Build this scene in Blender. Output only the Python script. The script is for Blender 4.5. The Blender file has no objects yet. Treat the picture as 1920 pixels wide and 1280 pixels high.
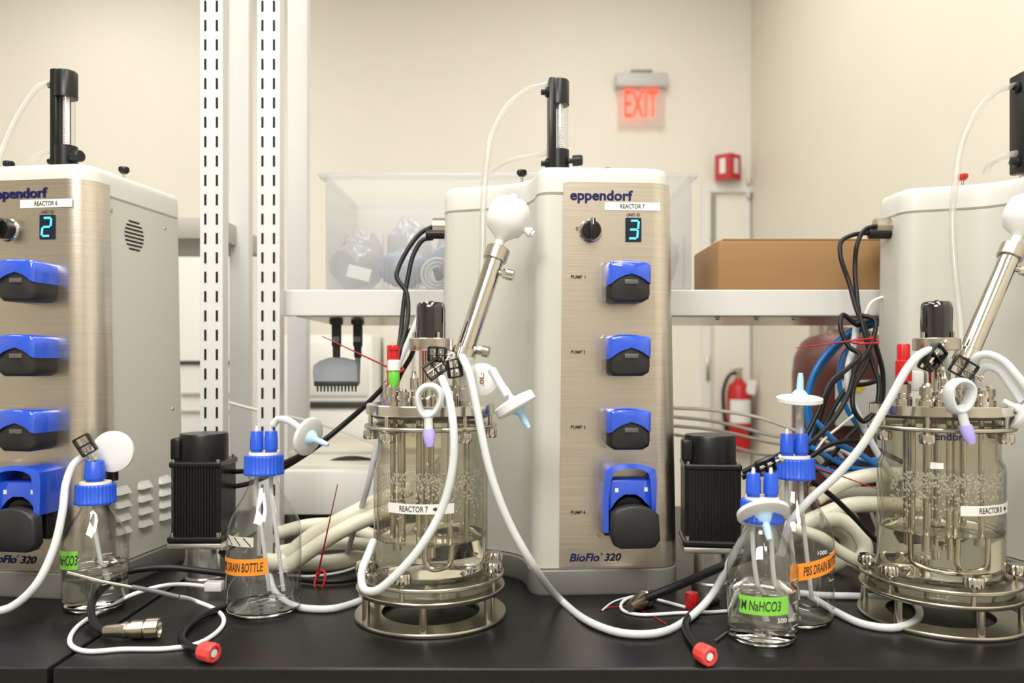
import bpy, bmesh, math, random
from mathutils import Vector, Matrix
PI = math.pi
random.seed(7)
sc = bpy.context.scene
COL = sc.collection
BT = 0.90            # bench top height
F = 1920 * 28 / 36   # focal length in pixels
CZ = 1.25            # camera height
HY = 680             # horizon row

# ------------------------------------------------------------------ camera
cd = bpy.data.cameras.new('camera')
cam = bpy.data.objects.new('camera', cd)
COL.objects.link(cam)
cam.location = (0, 0, CZ)
cam.rotation_euler = (PI / 2, 0, 0)
cd.lens = 28
cd.sensor_width = 36
cd.shift_y = (HY - 640) / 1920
cd.clip_start = 0.02
cd.dof.use_dof = True
cd.dof.focus_distance = 1.14
cd.dof.aperture_fstop = 3.7
sc.camera = cam
# ------------------------------------------------------------------ world, lights, exposure
w = bpy.data.worlds.new('world')
sc.world = w
w.use_nodes = True
w.node_tree.nodes['Background'].inputs[0].default_value = (1.0, 0.97, 0.92, 1)
w.node_tree.nodes['Background'].inputs[1].default_value = 0.55
sc.view_settings.view_transform = 'Standard'
sc.view_settings.look = 'None'
sc.view_settings.gamma = 1
sc.view_settings.use_curve_mapping = False
sc.view_settings.exposure = 0.18


def area(name, loc, target, sx, sy, power, color=(1, 0.97, 0.93)):
    l = bpy.data.lights.new(name, 'AREA')
    l.shape = 'RECTANGLE'
    l.size = sx
    l.size_y = sy
    l.energy = power
    l.color = color
    o = bpy.data.objects.new(name, l)
    COL.objects.link(o)
    o.location = loc
    d = Vector(target) - Vector(loc)
    o.rotation_euler = d.to_track_quat('-Z', 'Y').to_euler()
    return o


area('softbox_light', (-0.50, -0.45, 2.45), (0.05, 1.3, 1.0), 0.9, 0.6, 26)
area('ceiling_panel_light', (-1.0, 1.0, 3.55), (-1.0, 1.0, 0), 0.6, 2.4, 40)
area('ceiling_panel_light', (0.5, 2.4, 3.55), (0.5, 2.4, 0), 0.6, 2.4, 30)
area('ceiling_panel_light', (-2.3, 2.8, 3.55), (-2.3, 2.8, 0), 0.6, 2.4, 28)
area('ceiling_panel_light', (0.4, -0.6, 3.55), (0.4, -0.6, 0), 0.6, 2.4, 50)


# ------------------------------------------------------------------ pixel helpers (a point of the photo at its real distance)
def P(px, py, d):
    return Vector(((px - 960) / F * d, d, CZ - (py - HY) / F * d))


def G(px, py, r=0.0):
    d = F * (CZ - BT - r) / (py - HY)
    return P(px, py, d)


# ------------------------------------------------------------------ materials
MATS = {}


def mat(name, color, rough=0.5, metal=0.0, **kw):
    if name in MATS:
        return MATS[name]
    m = bpy.data.materials.new(name)
    m.use_nodes = True
    nt = m.node_tree
    b = nt.nodes['Principled BSDF']
    b.inputs['Base Color'].default_value = (*color, 1)
    b.inputs['Roughness'].default_value = rough
    b.inputs['Metallic'].default_value = metal
    for k, v in kw.items():
        k2 = {'trans': 'Transmission Weight', 'ior': 'IOR', 'coat': 'Coat Weight', 'alpha': 'Alpha',
              'spec': 'Specular IOR Level', 'sss': 'Subsurface Weight'}.get(k)
        if k2:
            b.inputs[k2].default_value = v
    if 'emit' in kw:
        b.inputs['Emission Color'].default_value = (*kw['emit'][0], 1)
        b.inputs['Emission Strength'].default_value = kw['emit'][1]
    if 'noise' in kw:      # (scale vector, colour amount, bump)
        scl, amt, bump = kw['noise']
        tc = nt.nodes.new('ShaderNodeTexCoord')
        mp = nt.nodes.new('ShaderNodeMapping')
        mp.inputs['Scale'].default_value = scl
        nz = nt.nodes.new('ShaderNodeTexNoise')
        nz.inputs['Scale'].default_value = 1.0
        nz.inputs['Detail'].default_value = 4
        nt.links.new(tc.outputs['Object'], mp.inputs['Vector'])
        nt.links.new(mp.outputs['Vector'], nz.inputs['Vector'])
        cr = nt.nodes.new('ShaderNodeMapRange')
        cr.inputs['From Min'].default_value = 0.3
        cr.inputs['From Max'].default_value = 0.7
        cr.inputs['To Min'].default_value = 1 - amt
        cr.inputs['To Max'].default_value = 1 + amt
        nt.links.new(nz.outputs['Fac'], cr.inputs['Value'])
        vm = nt.nodes.new('ShaderNodeVectorMath')
        vm.operation = 'SCALE'
        vm.inputs[0].default_value = color
        nt.links.new(cr.outputs['Result'], vm.inputs['Scale'])
        nt.links.new(vm.outputs['Vector'], b.inputs['Base Color'])
        if bump:
            bp = nt.nodes.new('ShaderNodeBump')
            bp.inputs['Strength'].default_value = bump
            bp.inputs['Distance'].default_value = 0.001
            nt.links.new(nz.outputs['Fac'], bp.inputs['Height'])
            nt.links.new(bp.outputs['Normal'], b.inputs['Normal'])
    MATS[name] = m
    return m


def thin_glass(name, tint, edge, gloss=1.0, rough=0.0, diffuse=0.0):
    """A clear wall: what is behind shows through tinted, more tinted at grazing angles, with a Fresnel reflection."""
    m = bpy.data.materials.new(name)
    m.use_nodes = True
    nt = m.node_tree
    for n in list(nt.nodes):
        nt.nodes.remove(n)
    out = nt.nodes.new('ShaderNodeOutputMaterial')
    tr = nt.nodes.new('ShaderNodeBsdfTransparent')
    gl = nt.nodes.new('ShaderNodeBsdfGlossy')
    gl.inputs['Roughness'].default_value = rough
    lw = nt.nodes.new('ShaderNodeLayerWeight')
    lw.inputs['Blend'].default_value = 0.25
    mx = nt.nodes.new('ShaderNodeMix')
    mx.data_type = 'RGBA'
    mx.inputs[6].default_value = (*tint, 1)
    mx.inputs[7].default_value = (*edge, 1)
    pw = nt.nodes.new('ShaderNodeMath')
    pw.operation = 'POWER'
    pw.inputs[1].default_value = 3.0
    nt.links.new(lw.outputs['Facing'], pw.inputs[0])
    nt.links.new(pw.outputs[0], mx.inputs[0])
    nt.links.new(mx.outputs[2], tr.inputs['Color'])
    # Schlick reflectance, the same from both sides of the wall
    lw2 = nt.nodes.new('ShaderNodeLayerWeight')
    lw2.inputs['Blend'].default_value = 0.5
    p5 = nt.nodes.new('ShaderNodeMath')
    p5.operation = 'POWER'
    p5.inputs[1].default_value = 4.5
    nt.links.new(lw2.outputs['Facing'], p5.inputs[0])
    mu = nt.nodes.new('ShaderNodeMath')
    mu.operation = 'MULTIPLY_ADD'
    mu.inputs[1].default_value = 0.75
    mu.inputs[2].default_value = 0.045 * gloss
    mu.use_clamp = True
    nt.links.new(p5.outputs[0], mu.inputs[0])
    ms = nt.nodes.new('ShaderNodeMixShader')
    nt.links.new(mu.outputs[0], ms.inputs[0])
    nt.links.new(tr.outputs[0], ms.inputs[1])
    nt.links.new(gl.outputs[0], ms.inputs[2])
    last = ms
    if diffuse:
        df = nt.nodes.new('ShaderNodeBsdfDiffuse')
        df.inputs['Color'].default_value = (0.85, 0.85, 0.83, 1)
        tl = nt.nodes.new('ShaderNodeBsdfTranslucent')
        tl.inputs['Color'].default_value = (0.85, 0.85, 0.83, 1)
        m3 = nt.nodes.new('ShaderNodeMixShader')
        nt.links.new(df.outputs[0], m3.inputs[1])
        nt.links.new(tl.outputs[0], m3.inputs[2])
        m2 = nt.nodes.new('ShaderNodeMixShader')
        m2.inputs[0].default_value = diffuse
        nt.links.new(ms.outputs[0], m2.inputs[1])
        nt.links.new(m3.outputs[0], m2.inputs[2])
        last = m2
    nt.links.new(last.outputs[0], out.inputs[0])
    MATS[name] = m
    return m


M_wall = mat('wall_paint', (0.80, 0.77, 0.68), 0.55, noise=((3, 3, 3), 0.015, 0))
M_wall_r = mat('wall_paint_dimmed', (0.72, 0.685, 0.59), 0.45, noise=((3, 3, 3), 0.015, 0))  # same wall paint in a darker colour, offsetting strong light on this side
M_ceil = mat('ceiling_tile', (0.82, 0.81, 0.78), 0.8)
M_floor = mat('floor_vinyl', (0.62, 0.60, 0.55), 0.4, noise=((40, 40, 40), 0.05, 0))
M_bench = mat('black_epoxy', (0.010, 0.0095, 0.009), 0.32, spec=0.25, noise=((500, 500, 500), 0.35, 0.02))
M_benchf = mat('black_epoxy_edge', (0.03, 0.028, 0.026), 0.4)
M_post = mat('white_powder_coat', (0.64, 0.64, 0.63), 0.3, noise=((900, 900, 900), 0.03, 0.02))
M_slot = mat('slot_dark', (0.004, 0.004, 0.004), 0.9)
M_body = mat('console_grey', (0.52, 0.515, 0.46), 0.42)
M_lid = mat('console_lid', (0.60, 0.60, 0.565), 0.38)
M_plinth = mat('plinth_grey', (0.21, 0.205, 0.19), 0.45)
M_brush = mat('brushed_steel', (0.66, 0.61, 0.54), 0.30, 1.0, noise=((8, 8, 900), 0.10, 0.12))
M_steel = mat('polished_steel', (0.60, 0.57, 0.51), 0.12, 1.0)
M_steel2 = mat('satin_steel', (0.52, 0.485, 0.42), 0.26, 1.0)
M_alu = mat('aluminium', (0.74, 0.73, 0.71), 0.3, 1.0, noise=((5, 5, 400), 0.05, 0.05))
M_black = mat('black_plastic', (0.008, 0.008, 0.008), 0.33, spec=0.35)
M_blackm = mat('black_anodised', (0.006, 0.006, 0.006), 0.30, spec=0.4)
M_blackg = mat('gloss_black', (0.006, 0.005, 0.007), 0.06, coat=1.0)
M_door = mat('pump_door_grey', (0.020, 0.020, 0.021), 0.42, spec=0.4)
M_blue = mat('pump_blue', (0.018, 0.080, 0.58), 0.12, coat=0.8)
M_cap = mat('cap_blue', (0.016, 0.085, 0.58), 0.32)
M_navy = mat('print_navy', (0.015, 0.02, 0.16), 0.5)
M_ink = mat('print_ink', (0.02, 0.02, 0.025), 0.5)
M_label = mat('label_white', (0.76, 0.76, 0.74), 0.45)
M_disp = mat('display_dark', (0.003, 0.012, 0.03), 0.15)
M_led = mat('display_digit', (0.05, 0.6, 0.8), 0.4, emit=((0.10, 0.75, 1.0), 1.1))
M_tube = mat('silicone_tube', (0.66, 0.69, 0.70), 0.30, trans=0.12, ior=1.2)
M_cleartube = thin_glass('clear_tube', (0.90, 0.90, 0.87), (0.66, 0.66, 0.62), 1.0, 0.1, 0.30)
M_hose = mat('braided_hose', (0.72, 0.70, 0.57), 0.35, noise=((700, 700, 700), 0.12, 0.3))
M_bcable = mat('blue_tube', (0.015, 0.17, 0.50), 0.28)
M_kcable = mat('black_cable', (0.006, 0.006, 0.006), 0.38, spec=0.3)
M_gcable = mat('grey_tube', (0.50, 0.52, 0.53), 0.4)
M_wcable = mat('white_cable', (0.74, 0.74, 0.74), 0.4)
M_cream = mat('cream_cable', (0.80, 0.76, 0.68), 0.5)
M_red = mat('red_plastic', (0.50, 0.010, 0.012), 0.3)
M_redcap = mat('coral_red', (0.68, 0.055, 0.05), 0.4)
M_tie = mat('tie_red', (0.40, 0.006, 0.015), 0.35)
M_green = mat('green_plastic', (0.13, 0.52, 0.05), 0.35)
M_gtape = mat('green_tape', (0.20, 0.60, 0.06), 0.6)
M_otape = mat('orange_tape', (0.90, 0.30, 0.02), 0.6)
M_filt = mat('filter_white', (0.70, 0.71, 0.70), 0.35, sss=0.0)
M_fblue = mat('filter_blue', (0.42, 0.66, 0.90), 0.35)
M_vio = mat('violet_tip', (0.42, 0.36, 0.80), 0.25)
M_white = mat('white_plastic', (0.78, 0.77, 0.73), 0.45)
M_card = mat('cardboard', (0.29, 0.165, 0.070), 0.85, noise=((6, 6, 300), 0.06, 0.1))
M_brass = mat('nickel_connector', (0.50, 0.44, 0.36), 0.28, 1.0)
M_maroon = mat('maroon_steel', (0.085, 0.018, 0.014), 0.4)
M_yel = mat('yellow_label', (0.78, 0.60, 0.03), 0.5)
M_exit = mat('exit_red', (0.9, 0.10, 0.05), 0.5, emit=((1.0, 0.10, 0.04), 1.3))
M_exitw = thin_glass('exit_acrylic', (0.99, 0.94, 0.92), (0.9, 0.8, 0.78), 0.5, 0.1, 0.35)
M_glass = thin_glass('bottle_glass', (0.975, 0.98, 0.97), (0.22, 0.25, 0.22), 2.0)
M_vglass = thin_glass('vessel_glass', (0.915, 0.90, 0.84), (0.20, 0.20, 0.14), 1.2)
M_rglass = mat('solid_glass', (0.97, 0.985, 0.97), 0.0, trans=1.0, ior=1.45)
M_mist = thin_glass('misted_glass', (0.95, 0.94, 0.89), (0.45, 0.45, 0.36), 1.0, 0.0, 0.05)
M_bin = thin_glass('frosted_bin', (0.93, 0.93, 0.94), (0.7, 0.7, 0.7), 0.8, 0.25, 0.17)
M_film = thin_glass('clear_guard', (0.97, 0.97, 0.98), (0.65, 0.65, 0.72), 1.4)
M_water = mat('water', (0.98, 0.99, 0.97), 0.0, trans=1.0, ior=1.33)
M_drop = mat('droplet', (0.95, 0.95, 0.92), 0.02, trans=0.72, ior=1.33)  # partly opaque white, so flash glints are put into the droplet colour
M_gip = mat('pipette_grey', (0.42, 0.45, 0.50), 0.45)
M_cblue = mat('bag_blue_grey', (0.28, 0.33, 0.44), 0.3)
M_beige = mat('beige_seal', (0.72, 0.66, 0.52), 0.5)
M_gasket = mat('gasket', (0.06, 0.055, 0.04), 0.35)


# ------------------------------------------------------------------ mesh builder
class MB:
    def __init__(s):
        s.bm = bmesh.new()

    def _xf(s, vs, M):
        if M is not None:
            bmesh.ops.transform(s.bm, matrix=M, verts=vs)
        return vs

    def box(s, c, size, bevel=0, M=None, seg=2):
        r = bmesh.ops.create_cube(s.bm, size=1.0)
        vs = r['verts']
        bmesh.ops.scale(s.bm, vec=size, verts=vs)
        bmesh.ops.translate(s.bm, vec=c, verts=vs)
        if bevel:
            es = list({e for v in vs for e in v.link_edges})
            o = bmesh.ops.bevel(s.bm, geom=es, offset=bevel, segments=seg, profile=0.5, affect='EDGES')
            vs = list({v for f in o['faces'] for v in f.verts} | {v for v in vs if v.is_valid})
        return s._xf(vs, M)

    def lathe(s, prof, n=40, c=(0, 0, 0), M=None, ridge=None, close=True):
        """prof: [(r, z)]; ridge=(amount, r_min) modulates radius for knurls."""
        rings = []
        allv = []
        for (r, z) in prof:
            ring = []
            if r < 1e-6:
                v = s.bm.verts.new((c[0], c[1], c[2] + z))
                rings.append([v])
                allv.append(v)
                continue
            for i in range(n):
                a = 2 * PI * i / n
                rr = r
                if ridge and r >= ridge[1] and (i // 2) % 2:
                    rr = r - ridge[0]
                ring.append(s.bm.verts.new((c[0] + rr * math.cos(a), c[1] + rr * math.sin(a), c[2] + z)))
            rings.append(ring)
            allv += ring
        for a, b in zip(rings, rings[1:]):
            if len(a) == 1 and len(b) == 1:
                continue
            for i in range(n):
                j = (i + 1) % n
                if len(a) == 1:
                    s.bm.faces.new((a[0], b[j], b[i]))
                elif len(b) == 1:
                    s.bm.faces.new((a[i], a[j], b[0]))
                else:
                    s.bm.faces.new((a[i], a[j], b[j], b[i]))
        return s._xf(allv, M)

    def cyl(s, p0, p1, r0, r1=None, n=20, bev=0, ridge=None):
        p0 = Vector(p0)
        p1 = Vector(p1)
        r1 = r0 if r1 is None else r1
        L = (p1 - p0).length
        q = (p1 - p0).to_track_quat('Z', 'Y').to_matrix().to_4x4()
        M = Matrix.Translation(p0) @ q
        if bev:
            pr = [(0, 0), (r0 - bev, 0), (r0, bev), (r1, L - bev), (r1 - bev, L), (0, L)]
        else:
            pr = [(0, 0), (r0, 0), (r1, L), (0, L)]
        return s.lathe(pr, n, M=M, ridge=ridge)

    def lathe_at(s, prof, p, direction, n=32, ridge=None):
        q = Vector(direction).to_track_quat('Z', 'Y').to_matrix().to_4x4()
        return s.lathe(prof, n, M=Matrix.Translation(Vector(p)) @ q, ridge=ridge)

    def prism(s, poly, y0, y1, shrink=0.0, bev=0.0, M=None):
        """poly: [(x, z)] in the XZ plane, extruded from y0 to y1; bev rounds the y1 edge."""
        cx = sum(p[0] for p in poly) / len(poly)
        cz = sum(p[1] for p in poly) / len(poly)
        sg = 1 if y1 > y0 else -1
        levels = [(y0, 0)]
        if bev:
            levels += [(y1 - sg * bev, shrink), (y1 - sg * bev * 0.35, shrink + bev * 0.45), (y1, shrink + bev)]
        else:
            levels += [(y1, shrink)]
        rings = []
        for (y, off) in levels:
            ring = []
            for (x, z) in poly:
                dx, dz = x - cx, z - cz
                L = math.hypot(dx, dz) or 1
                k = max(0, 1 - off / L)
                ring.append(s.bm.verts.new((cx + dx * k, y, cz + dz * k)))
            rings.append(ring)
        n = len(poly)
        for a, b in zip(rings, rings[1:]):
            for i in range(n):
                j = (i + 1) % n
                s.bm.faces.new((a[i], a[j], b[j], b[i]))
        s.bm.faces.new(rings[0])
        s.bm.faces.new(list(reversed(rings[-1])))
        return s._xf([v for r in rings for v in r], M)

    def loft(s, rings, cap=True):
        R = [[s.bm.verts.new(p) for p in r] for r in rings]
        n = len(R[0])
        for a, b in zip(R, R[1:]):
            for i in range(n):
                j = (i + 1) % n
                s.bm.faces.new((a[i], a[j], b[j], b[i]))
        if cap:
            s.bm.faces.new(list(reversed(R[0])))
            s.bm.faces.new(R[-1])

    def tube(s, pts, r, n=10, res=8, closed=False, smooth=True, cap=True, flat=1.0):
        pts = [Vector(p) for p in pts]
        if smooth and len(pts) > 2:
            pts = catmull(pts, res, closed)
        N = len(pts)
        rad = r if callable(r) else (lambda t: r)
        frames = []
        up = None
        for i, p in enumerate(pts):
            if closed:
                t = pts[(i + 1) % N] - pts[i - 1]
            else:
                t = pts[min(i + 1, N - 1)] - pts[max(i - 1, 0)]
            if t.length < 1e-9:
                t = Vector((0, 0, 1))
            t.normalize()
            if up is None:
                up = Vector((0, 0, 1)) if abs(t.z) < 0.9 else Vector((1, 0, 0))
            u = (up - t * up.dot(t))
            if u.length < 1e-6:
                u = Vector((1, 0, 0)).cross(t)
            u.normalize()
            up = u
            v = t.cross(u)
            rr = rad(i / max(1, N - 1))
            frames.append([s.bm.verts.new(p + u * (rr * flat * math.cos(2 * PI * k / n)) + v * (rr * math.sin(2 * PI * k / n))) for k in range(n)])
        m = N if closed else N - 1
        for i in range(m):
            a, b = frames[i], frames[(i + 1) % N]
            for k in range(n):
                j = (k + 1) % n
                s.bm.faces.new((a[k], a[j], b[j], b[k]))
        if cap and not closed:
            s.bm.faces.new(list(reversed(frames[0])))
            s.bm.faces.new(frames[-1])
        return [v for f in frames for v in f]

    def sphere(s, c, r, sx=1, sy=1, sz=1, seg=24, M=None):
        o = bmesh.ops.create_uvsphere(s.bm, u_segments=seg, v_segments=seg // 2, radius=r)
        vs = o['verts']
        bmesh.ops.scale(s.bm, vec=(sx, sy, sz), verts=vs)
        s._xf(vs, M)
        bmesh.ops.translate(s.bm, vec=c, verts=vs)
        return vs

    def mesh_in(s, me, fn):
        vm = [s.bm.verts.new(fn(v.co)) for v in me.vertices]
        for p in me.polygons:
            try:
                s.bm.faces.new([vm[i] for i in p.vertices])
            except ValueError:
                pass

    def build(s, name, m, parent=None, loc=None, smooth=True, angle=35, normals=True):
        if normals:
            bmesh.ops.recalc_face_normals(s.bm, faces=s.bm.faces)
        me = bpy.data.meshes.new(name)
        s.bm.to_mesh(me)
        s.bm.free()
        if smooth:
            me.shade_smooth()
            me.set_sharp_from_angle(angle=math.radians(angle))
        me.materials.append(m)
        o = bpy.data.objects.new(name, me)
        COL.objects.link(o)
        if loc is not None:
            o.location = loc
        if parent is not None:
            o.parent = parent
        return o


def catmull(pts, res, closed=False):
    out = []
    N = len(pts)
    rng = range(N) if closed else range(N - 1)
    for i in rng:
        if closed:
            p0, p1, p2, p3 = pts[i - 1], pts[i], pts[(i + 1) % N], pts[(i + 2) % N]
        else:
            p1, p2 = pts[i], pts[i + 1]
            p0 = pts[i - 1] if i else p1 * 2 - p2
            p3 = pts[i + 2] if i + 2 < N else p2 * 2 - p1
        # centripetal
        d1 = max((p1 - p0).length ** 0.5, 1e-5)
        d2 = max((p2 - p1).length ** 0.5, 1e-5)
        d3 = max((p3 - p2).length ** 0.5, 1e-5)
        m1 = ((p1 - p0) / d1 - (p2 - p0) / (d1 + d2) + (p2 - p1) / d2) * d2
        m2 = ((p2 - p1) / d2 - (p3 - p1) / (d2 + d3) + (p3 - p2) / d3) * d2
        for k in range(res):
            t = k / res
            t2, t3 = t * t, t * t * t
            out.append(p1 * (2 * t3 - 3 * t2 + 1) + m1 * (t3 - 2 * t2 + t) + p2 * (-2 * t3 + 3 * t2) + m2 * (t3 - t2))
    if not closed:
        out.append(pts[-1].copy())
    return out


def tag(o, label=None, cat=None, group=None, kind=None):
    if label:
        o['label'] = label
    if cat:
        o['category'] = cat
    if group:
        o['group'] = group
    if kind:
        o['kind'] = kind
    return o


def empty(name, loc, rz=0, label=None, cat=None, group=None):
    o = bpy.data.objects.new(name, None)
    o.empty_display_size = 0.02
    COL.objects.link(o)
    o.location = loc
    o.rotation_euler = (0, 0, rz)
    return tag(o, label, cat, group)


def text_mesh(body, width=None, height=None, bold=0.0, shear=0.0, spacing=1.0, small_caps=False):
    cu = bpy.data.curves.new('lettering', 'FONT')
    cu.body = body
    cu.offset = bold
    cu.shear = shear
    cu.space_character = spacing
    cu.extrude = 0.012
    cu.resolution_u = 4
    o = bpy.data.objects.new('lettering', cu)
    COL.objects.link(o)
    dg = bpy.context.evaluated_depsgraph_get()
    dg.update()
    me = bpy.data.meshes.new_from_object(o.evaluated_get(dg))
    bpy.data.objects.remove(o)
    bpy.data.curves.remove(cu)
    xs = [v.co.x for v in me.vertices]
    ys = [v.co.y for v in me.vertices]
    x0, x1, y0, y1 = min(xs), max(xs), min(ys), max(ys)
    sx = width / (x1 - x0) if width else None
    sy = height / (y1 - y0) if height else None
    sx = sx or sy
    sy = sy or sx
    for v in me.vertices:
        v.co.x = (v.co.x - (x0 + x1) / 2) * sx
        v.co.y = (v.co.y - (y0 + y1) / 2) * sy
        v.co.z *= 0.01
    return me


def text_flat(body, c, width, height, m, parent, name='lettering', bold=0.0, shear=0.0, spacing=1.0):
    me = text_mesh(body, width, height, bold, shear, spacing)
    b = MB()
    c = Vector(c)
    b.mesh_in(me, lambda v: (c.x + v.x, c.y - abs(v.z) * 1 - 0.0001, c.z + v.y))
    return b.build(name, m, parent, smooth=False)


def text_round(body, r, a0, z, width, height, m, parent, name='lettering', bold=0.0, shear=0.0, tilt=0.0):
    """Lettering wrapped on a cylinder of radius r about local z; a0 is the angle of its middle (-90 deg faces the camera)."""
    me = text_mesh(body, width, height, bold, shear)
    b = MB()

    def f(v):
        a = a0 + v.x / r
        rr = r + max(0, v.z) + 0.0001
        return (rr * math.cos(a), rr * math.sin(a), z + v.y + tilt * v.x)
    b.mesh_in(me, f)
    return b.build(name, m, parent, smooth=False)


def band(mb, r, a0, a1, z0, z1, n=24, t=0.0004, tilt=0.0):
    """A curved strip (tape, label) hugging a cylinder."""
    am = (a0 + a1) / 2
    ri = []
    for i in range(n + 1):
        a = a0 + (a1 - a0) * i / n
        dz = tilt * (a - am) * r
        ri.append([((r) * math.cos(a), r * math.sin(a), z0 + dz), ((r + t) * math.cos(a), (r + t) * math.sin(a), z0 + dz),
                   ((r + t) * math.cos(a), (r + t) * math.sin(a), z1 + dz), (r * math.cos(a), r * math.sin(a), z1 + dz)])
    mb.loft(ri)


# ================================================================== THE ROOM
def struct(name, c, size, m):
    b = MB()
    b.box(c, size)
    return tag(b.build(name, m, smooth=False), kind='structure')


WB, WR = 4.6, 1.378
struct('wall_back', (-1.0, WB + 0.05, 1.8), (5.2, 0.1, 3.8), M_wall)
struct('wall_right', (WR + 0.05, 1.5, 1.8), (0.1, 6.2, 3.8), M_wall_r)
struct('wall_left', (-3.65, 1.5, 1.8), (0.1, 6.2, 3.8), M_wall)
struct('floor', (-1.1, 1.5, -0.05), (5.2, 6.4, 0.1), M_floor)
struct('wall_front', (-1.1, -1.65, 1.8), (5.2, 0.1, 3.8), mat('wall_paint_front', (0.55, 0.51, 0.44), 0.6))
struct('ceiling', (-1.1, 1.5, 3.65), (5.2, 6.4, 0.1), M_ceil)

# door in the back wall, at the corner
b = MB()
dx0, dx1 = P(1322, 0, WB).x, P(1404, 0, WB).x
for (x, wd) in ((dx0 - 0.0, 0.05), (dx1 - 0.015, 0.03)):
    b.box((x, WB - 0.012, (P(0, 352, WB).z - 0.031) / 2), (wd, 0.03, P(0, 352, WB).z - 0.031))
b.box(((dx0 + dx1) / 2, WB - 0.012, P(0, 352, WB).z - 0.0), (dx1 - dx0 + 0.05, 0.03, 0.06))
dr = b.build('door_1', M_white, smooth=False)
tag(dr, kind='structure')
b = MB()
b.box(((dx0 + dx1) / 2 + 0.01, WB - 0.008, 1.1), (dx1 - dx0 - 0.07, 0.02, 2.18), 0.003)
b.build('door_leaf', mat('door_cream', (0.80, 0.77, 0.69), 0.5), dr, smooth=False)
b = MB()
b.box((P(1333, 0, WB).x, WB - 0.022, P(0, 410, WB).z), (0.045, 0.008, 0.26), 0.003)
b.build('door_pane', mat('door_glass', (0.30, 0.29, 0.25), 0.12), dr, smooth=False)
for py in (340, 366):
    b = MB()
    b.cyl(P(1404, py - 5, WB - 0.04), P(1404, py + 5, WB - 0.04), 0.012)
    b.build('hinge', M_steel2, dr)
b = MB()
b.box(P(1327, 690, WB - 0.03), (0.02, 0.03, 0.14), 0.004)
b.build('door_handle', M_steel2, dr)

# exit sign
ex = empty('exit_sign', P(1202, 152, WB - 0.04), 0, 'illuminated exit sign with red letters hanging from a grey housing', 'exit sign')
b = MB()
pxm = (WB - 0.04) / F
b.box((0, 0, 0), (98 * pxm, 0.07, 26 * pxm), 0.01)
b.build('housing', mat('sign_grey', (0.55, 0.55, 0.53), 0.4), ex)
b = MB()
b.box((0, 0, 14 * pxm + 0.004), (40 * pxm, 0.05, 0.02), 0.002)
b.build('mounting_bracket', mat('sign_bracket', (0.2, 0.19, 0.16), 0.4), ex)
b = MB()
b.box((0, 0.0, -49 * pxm), (88 * pxm, 0.006, 72 * pxm))
b.build('acrylic_panel', M_exitw, ex, smooth=False)
text_flat('EXIT', (0, -0.006, -43 * pxm), 62 * pxm, 50 * pxm, M_exit, ex, 'lettering', bold=0.0)

# fire alarm sign, V shaped, on the wall
fa = empty('wall_sign', P(1368, 312, WB - 0.10), 0, 'red V-shaped wall sign with white symbols beside the door corner', 'sign')
for s_ in (-1, 1):
    b = MB()
    Mx = Matrix.Rotation(s_ * math.radians(38), 4, 'Z')
    b.box((s_ * 0.045, 0.0, 0), (0.095, 0.006, 0.145), 0.002, M=Matrix.Translation((0, -0.02, 0)) @ Mx)
    b.build('sign_face', M_red, fa, smooth=False)
    b = MB()
    b.box((s_ * 0.045, -0.005, 0.005), (0.034, 0.004, 0.085), 0.0, M=Matrix.Translation((0, -0.02, 0)) @ Mx)
    b.build('symbol', M_label, fa, smooth=False)
b = MB()
b.box((0, 0.055, 0), (0.05, 0.09, 0.05), 0.004)
b.build('bracket', M_steel2, fa)


# fire extinguisher
def extinguisher(c):
    e = empty('fire_extinguisher', c, 0, 'red fire extinguisher with paper tag hanging on the far wall', 'fire extinguisher')
    b = MB()
    b.lathe([(0, 0), (0.06, 0), (0.065, 0.01), (0.065, 0.33), (0.055, 0.37), (0.025, 0.395), (0.02, 0.41), (0, 0.41)], 28)
    b.build('cylinder_body', M_red, e)
    b = MB()
    b.cyl((0, 0, 0.40), (0, 0, 0.45), 0.018)
    b.box((-0.01, 0, 0.46), (0.07, 0.02, 0.015), 0.003)
    b.box((-0.02, 0, 0.435), (0.06, 0.018, 0.01), 0.003)
    b.build('valve_handle', M_steel2, e)
    b = MB()
    b.tube([(-0.01, 0, 0.44), (-0.05, -0.01, 0.43), (-0.085, -0.01, 0.36), (-0.09, -0.02, 0.24), (-0.075, -0.02, 0.12), (-0.07, -0.02, 0.05)], 0.010)
    b.build('hose', M_kcable, e)
    b = MB()
    band(b, 0.0655, math.radians(-150), math.radians(-30), 0.16, 0.29, t=0.001)
    b.build('instruction_label', M_label, e)
    b = MB()
    b.box((0.0, -0.055, 0.365), (0.05, 0.003, 0.08), 0, M=Matrix.Rotation(0.15, 4, 'Y'))
    b.build('paper_tag', M_label, e, smooth=False)
    b = MB()
    b.box((0, 0.085, 0.22), (0.05, 0.045, 0.1), 0.003)
    b.box((0, 0.02, 0.10), (0.135, 0.14, 0.025), 0.003)
    b.build('wall_bracket', M_black, e)
    return e


extinguisher(P(1385, 845, WB - 0.115))

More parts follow.
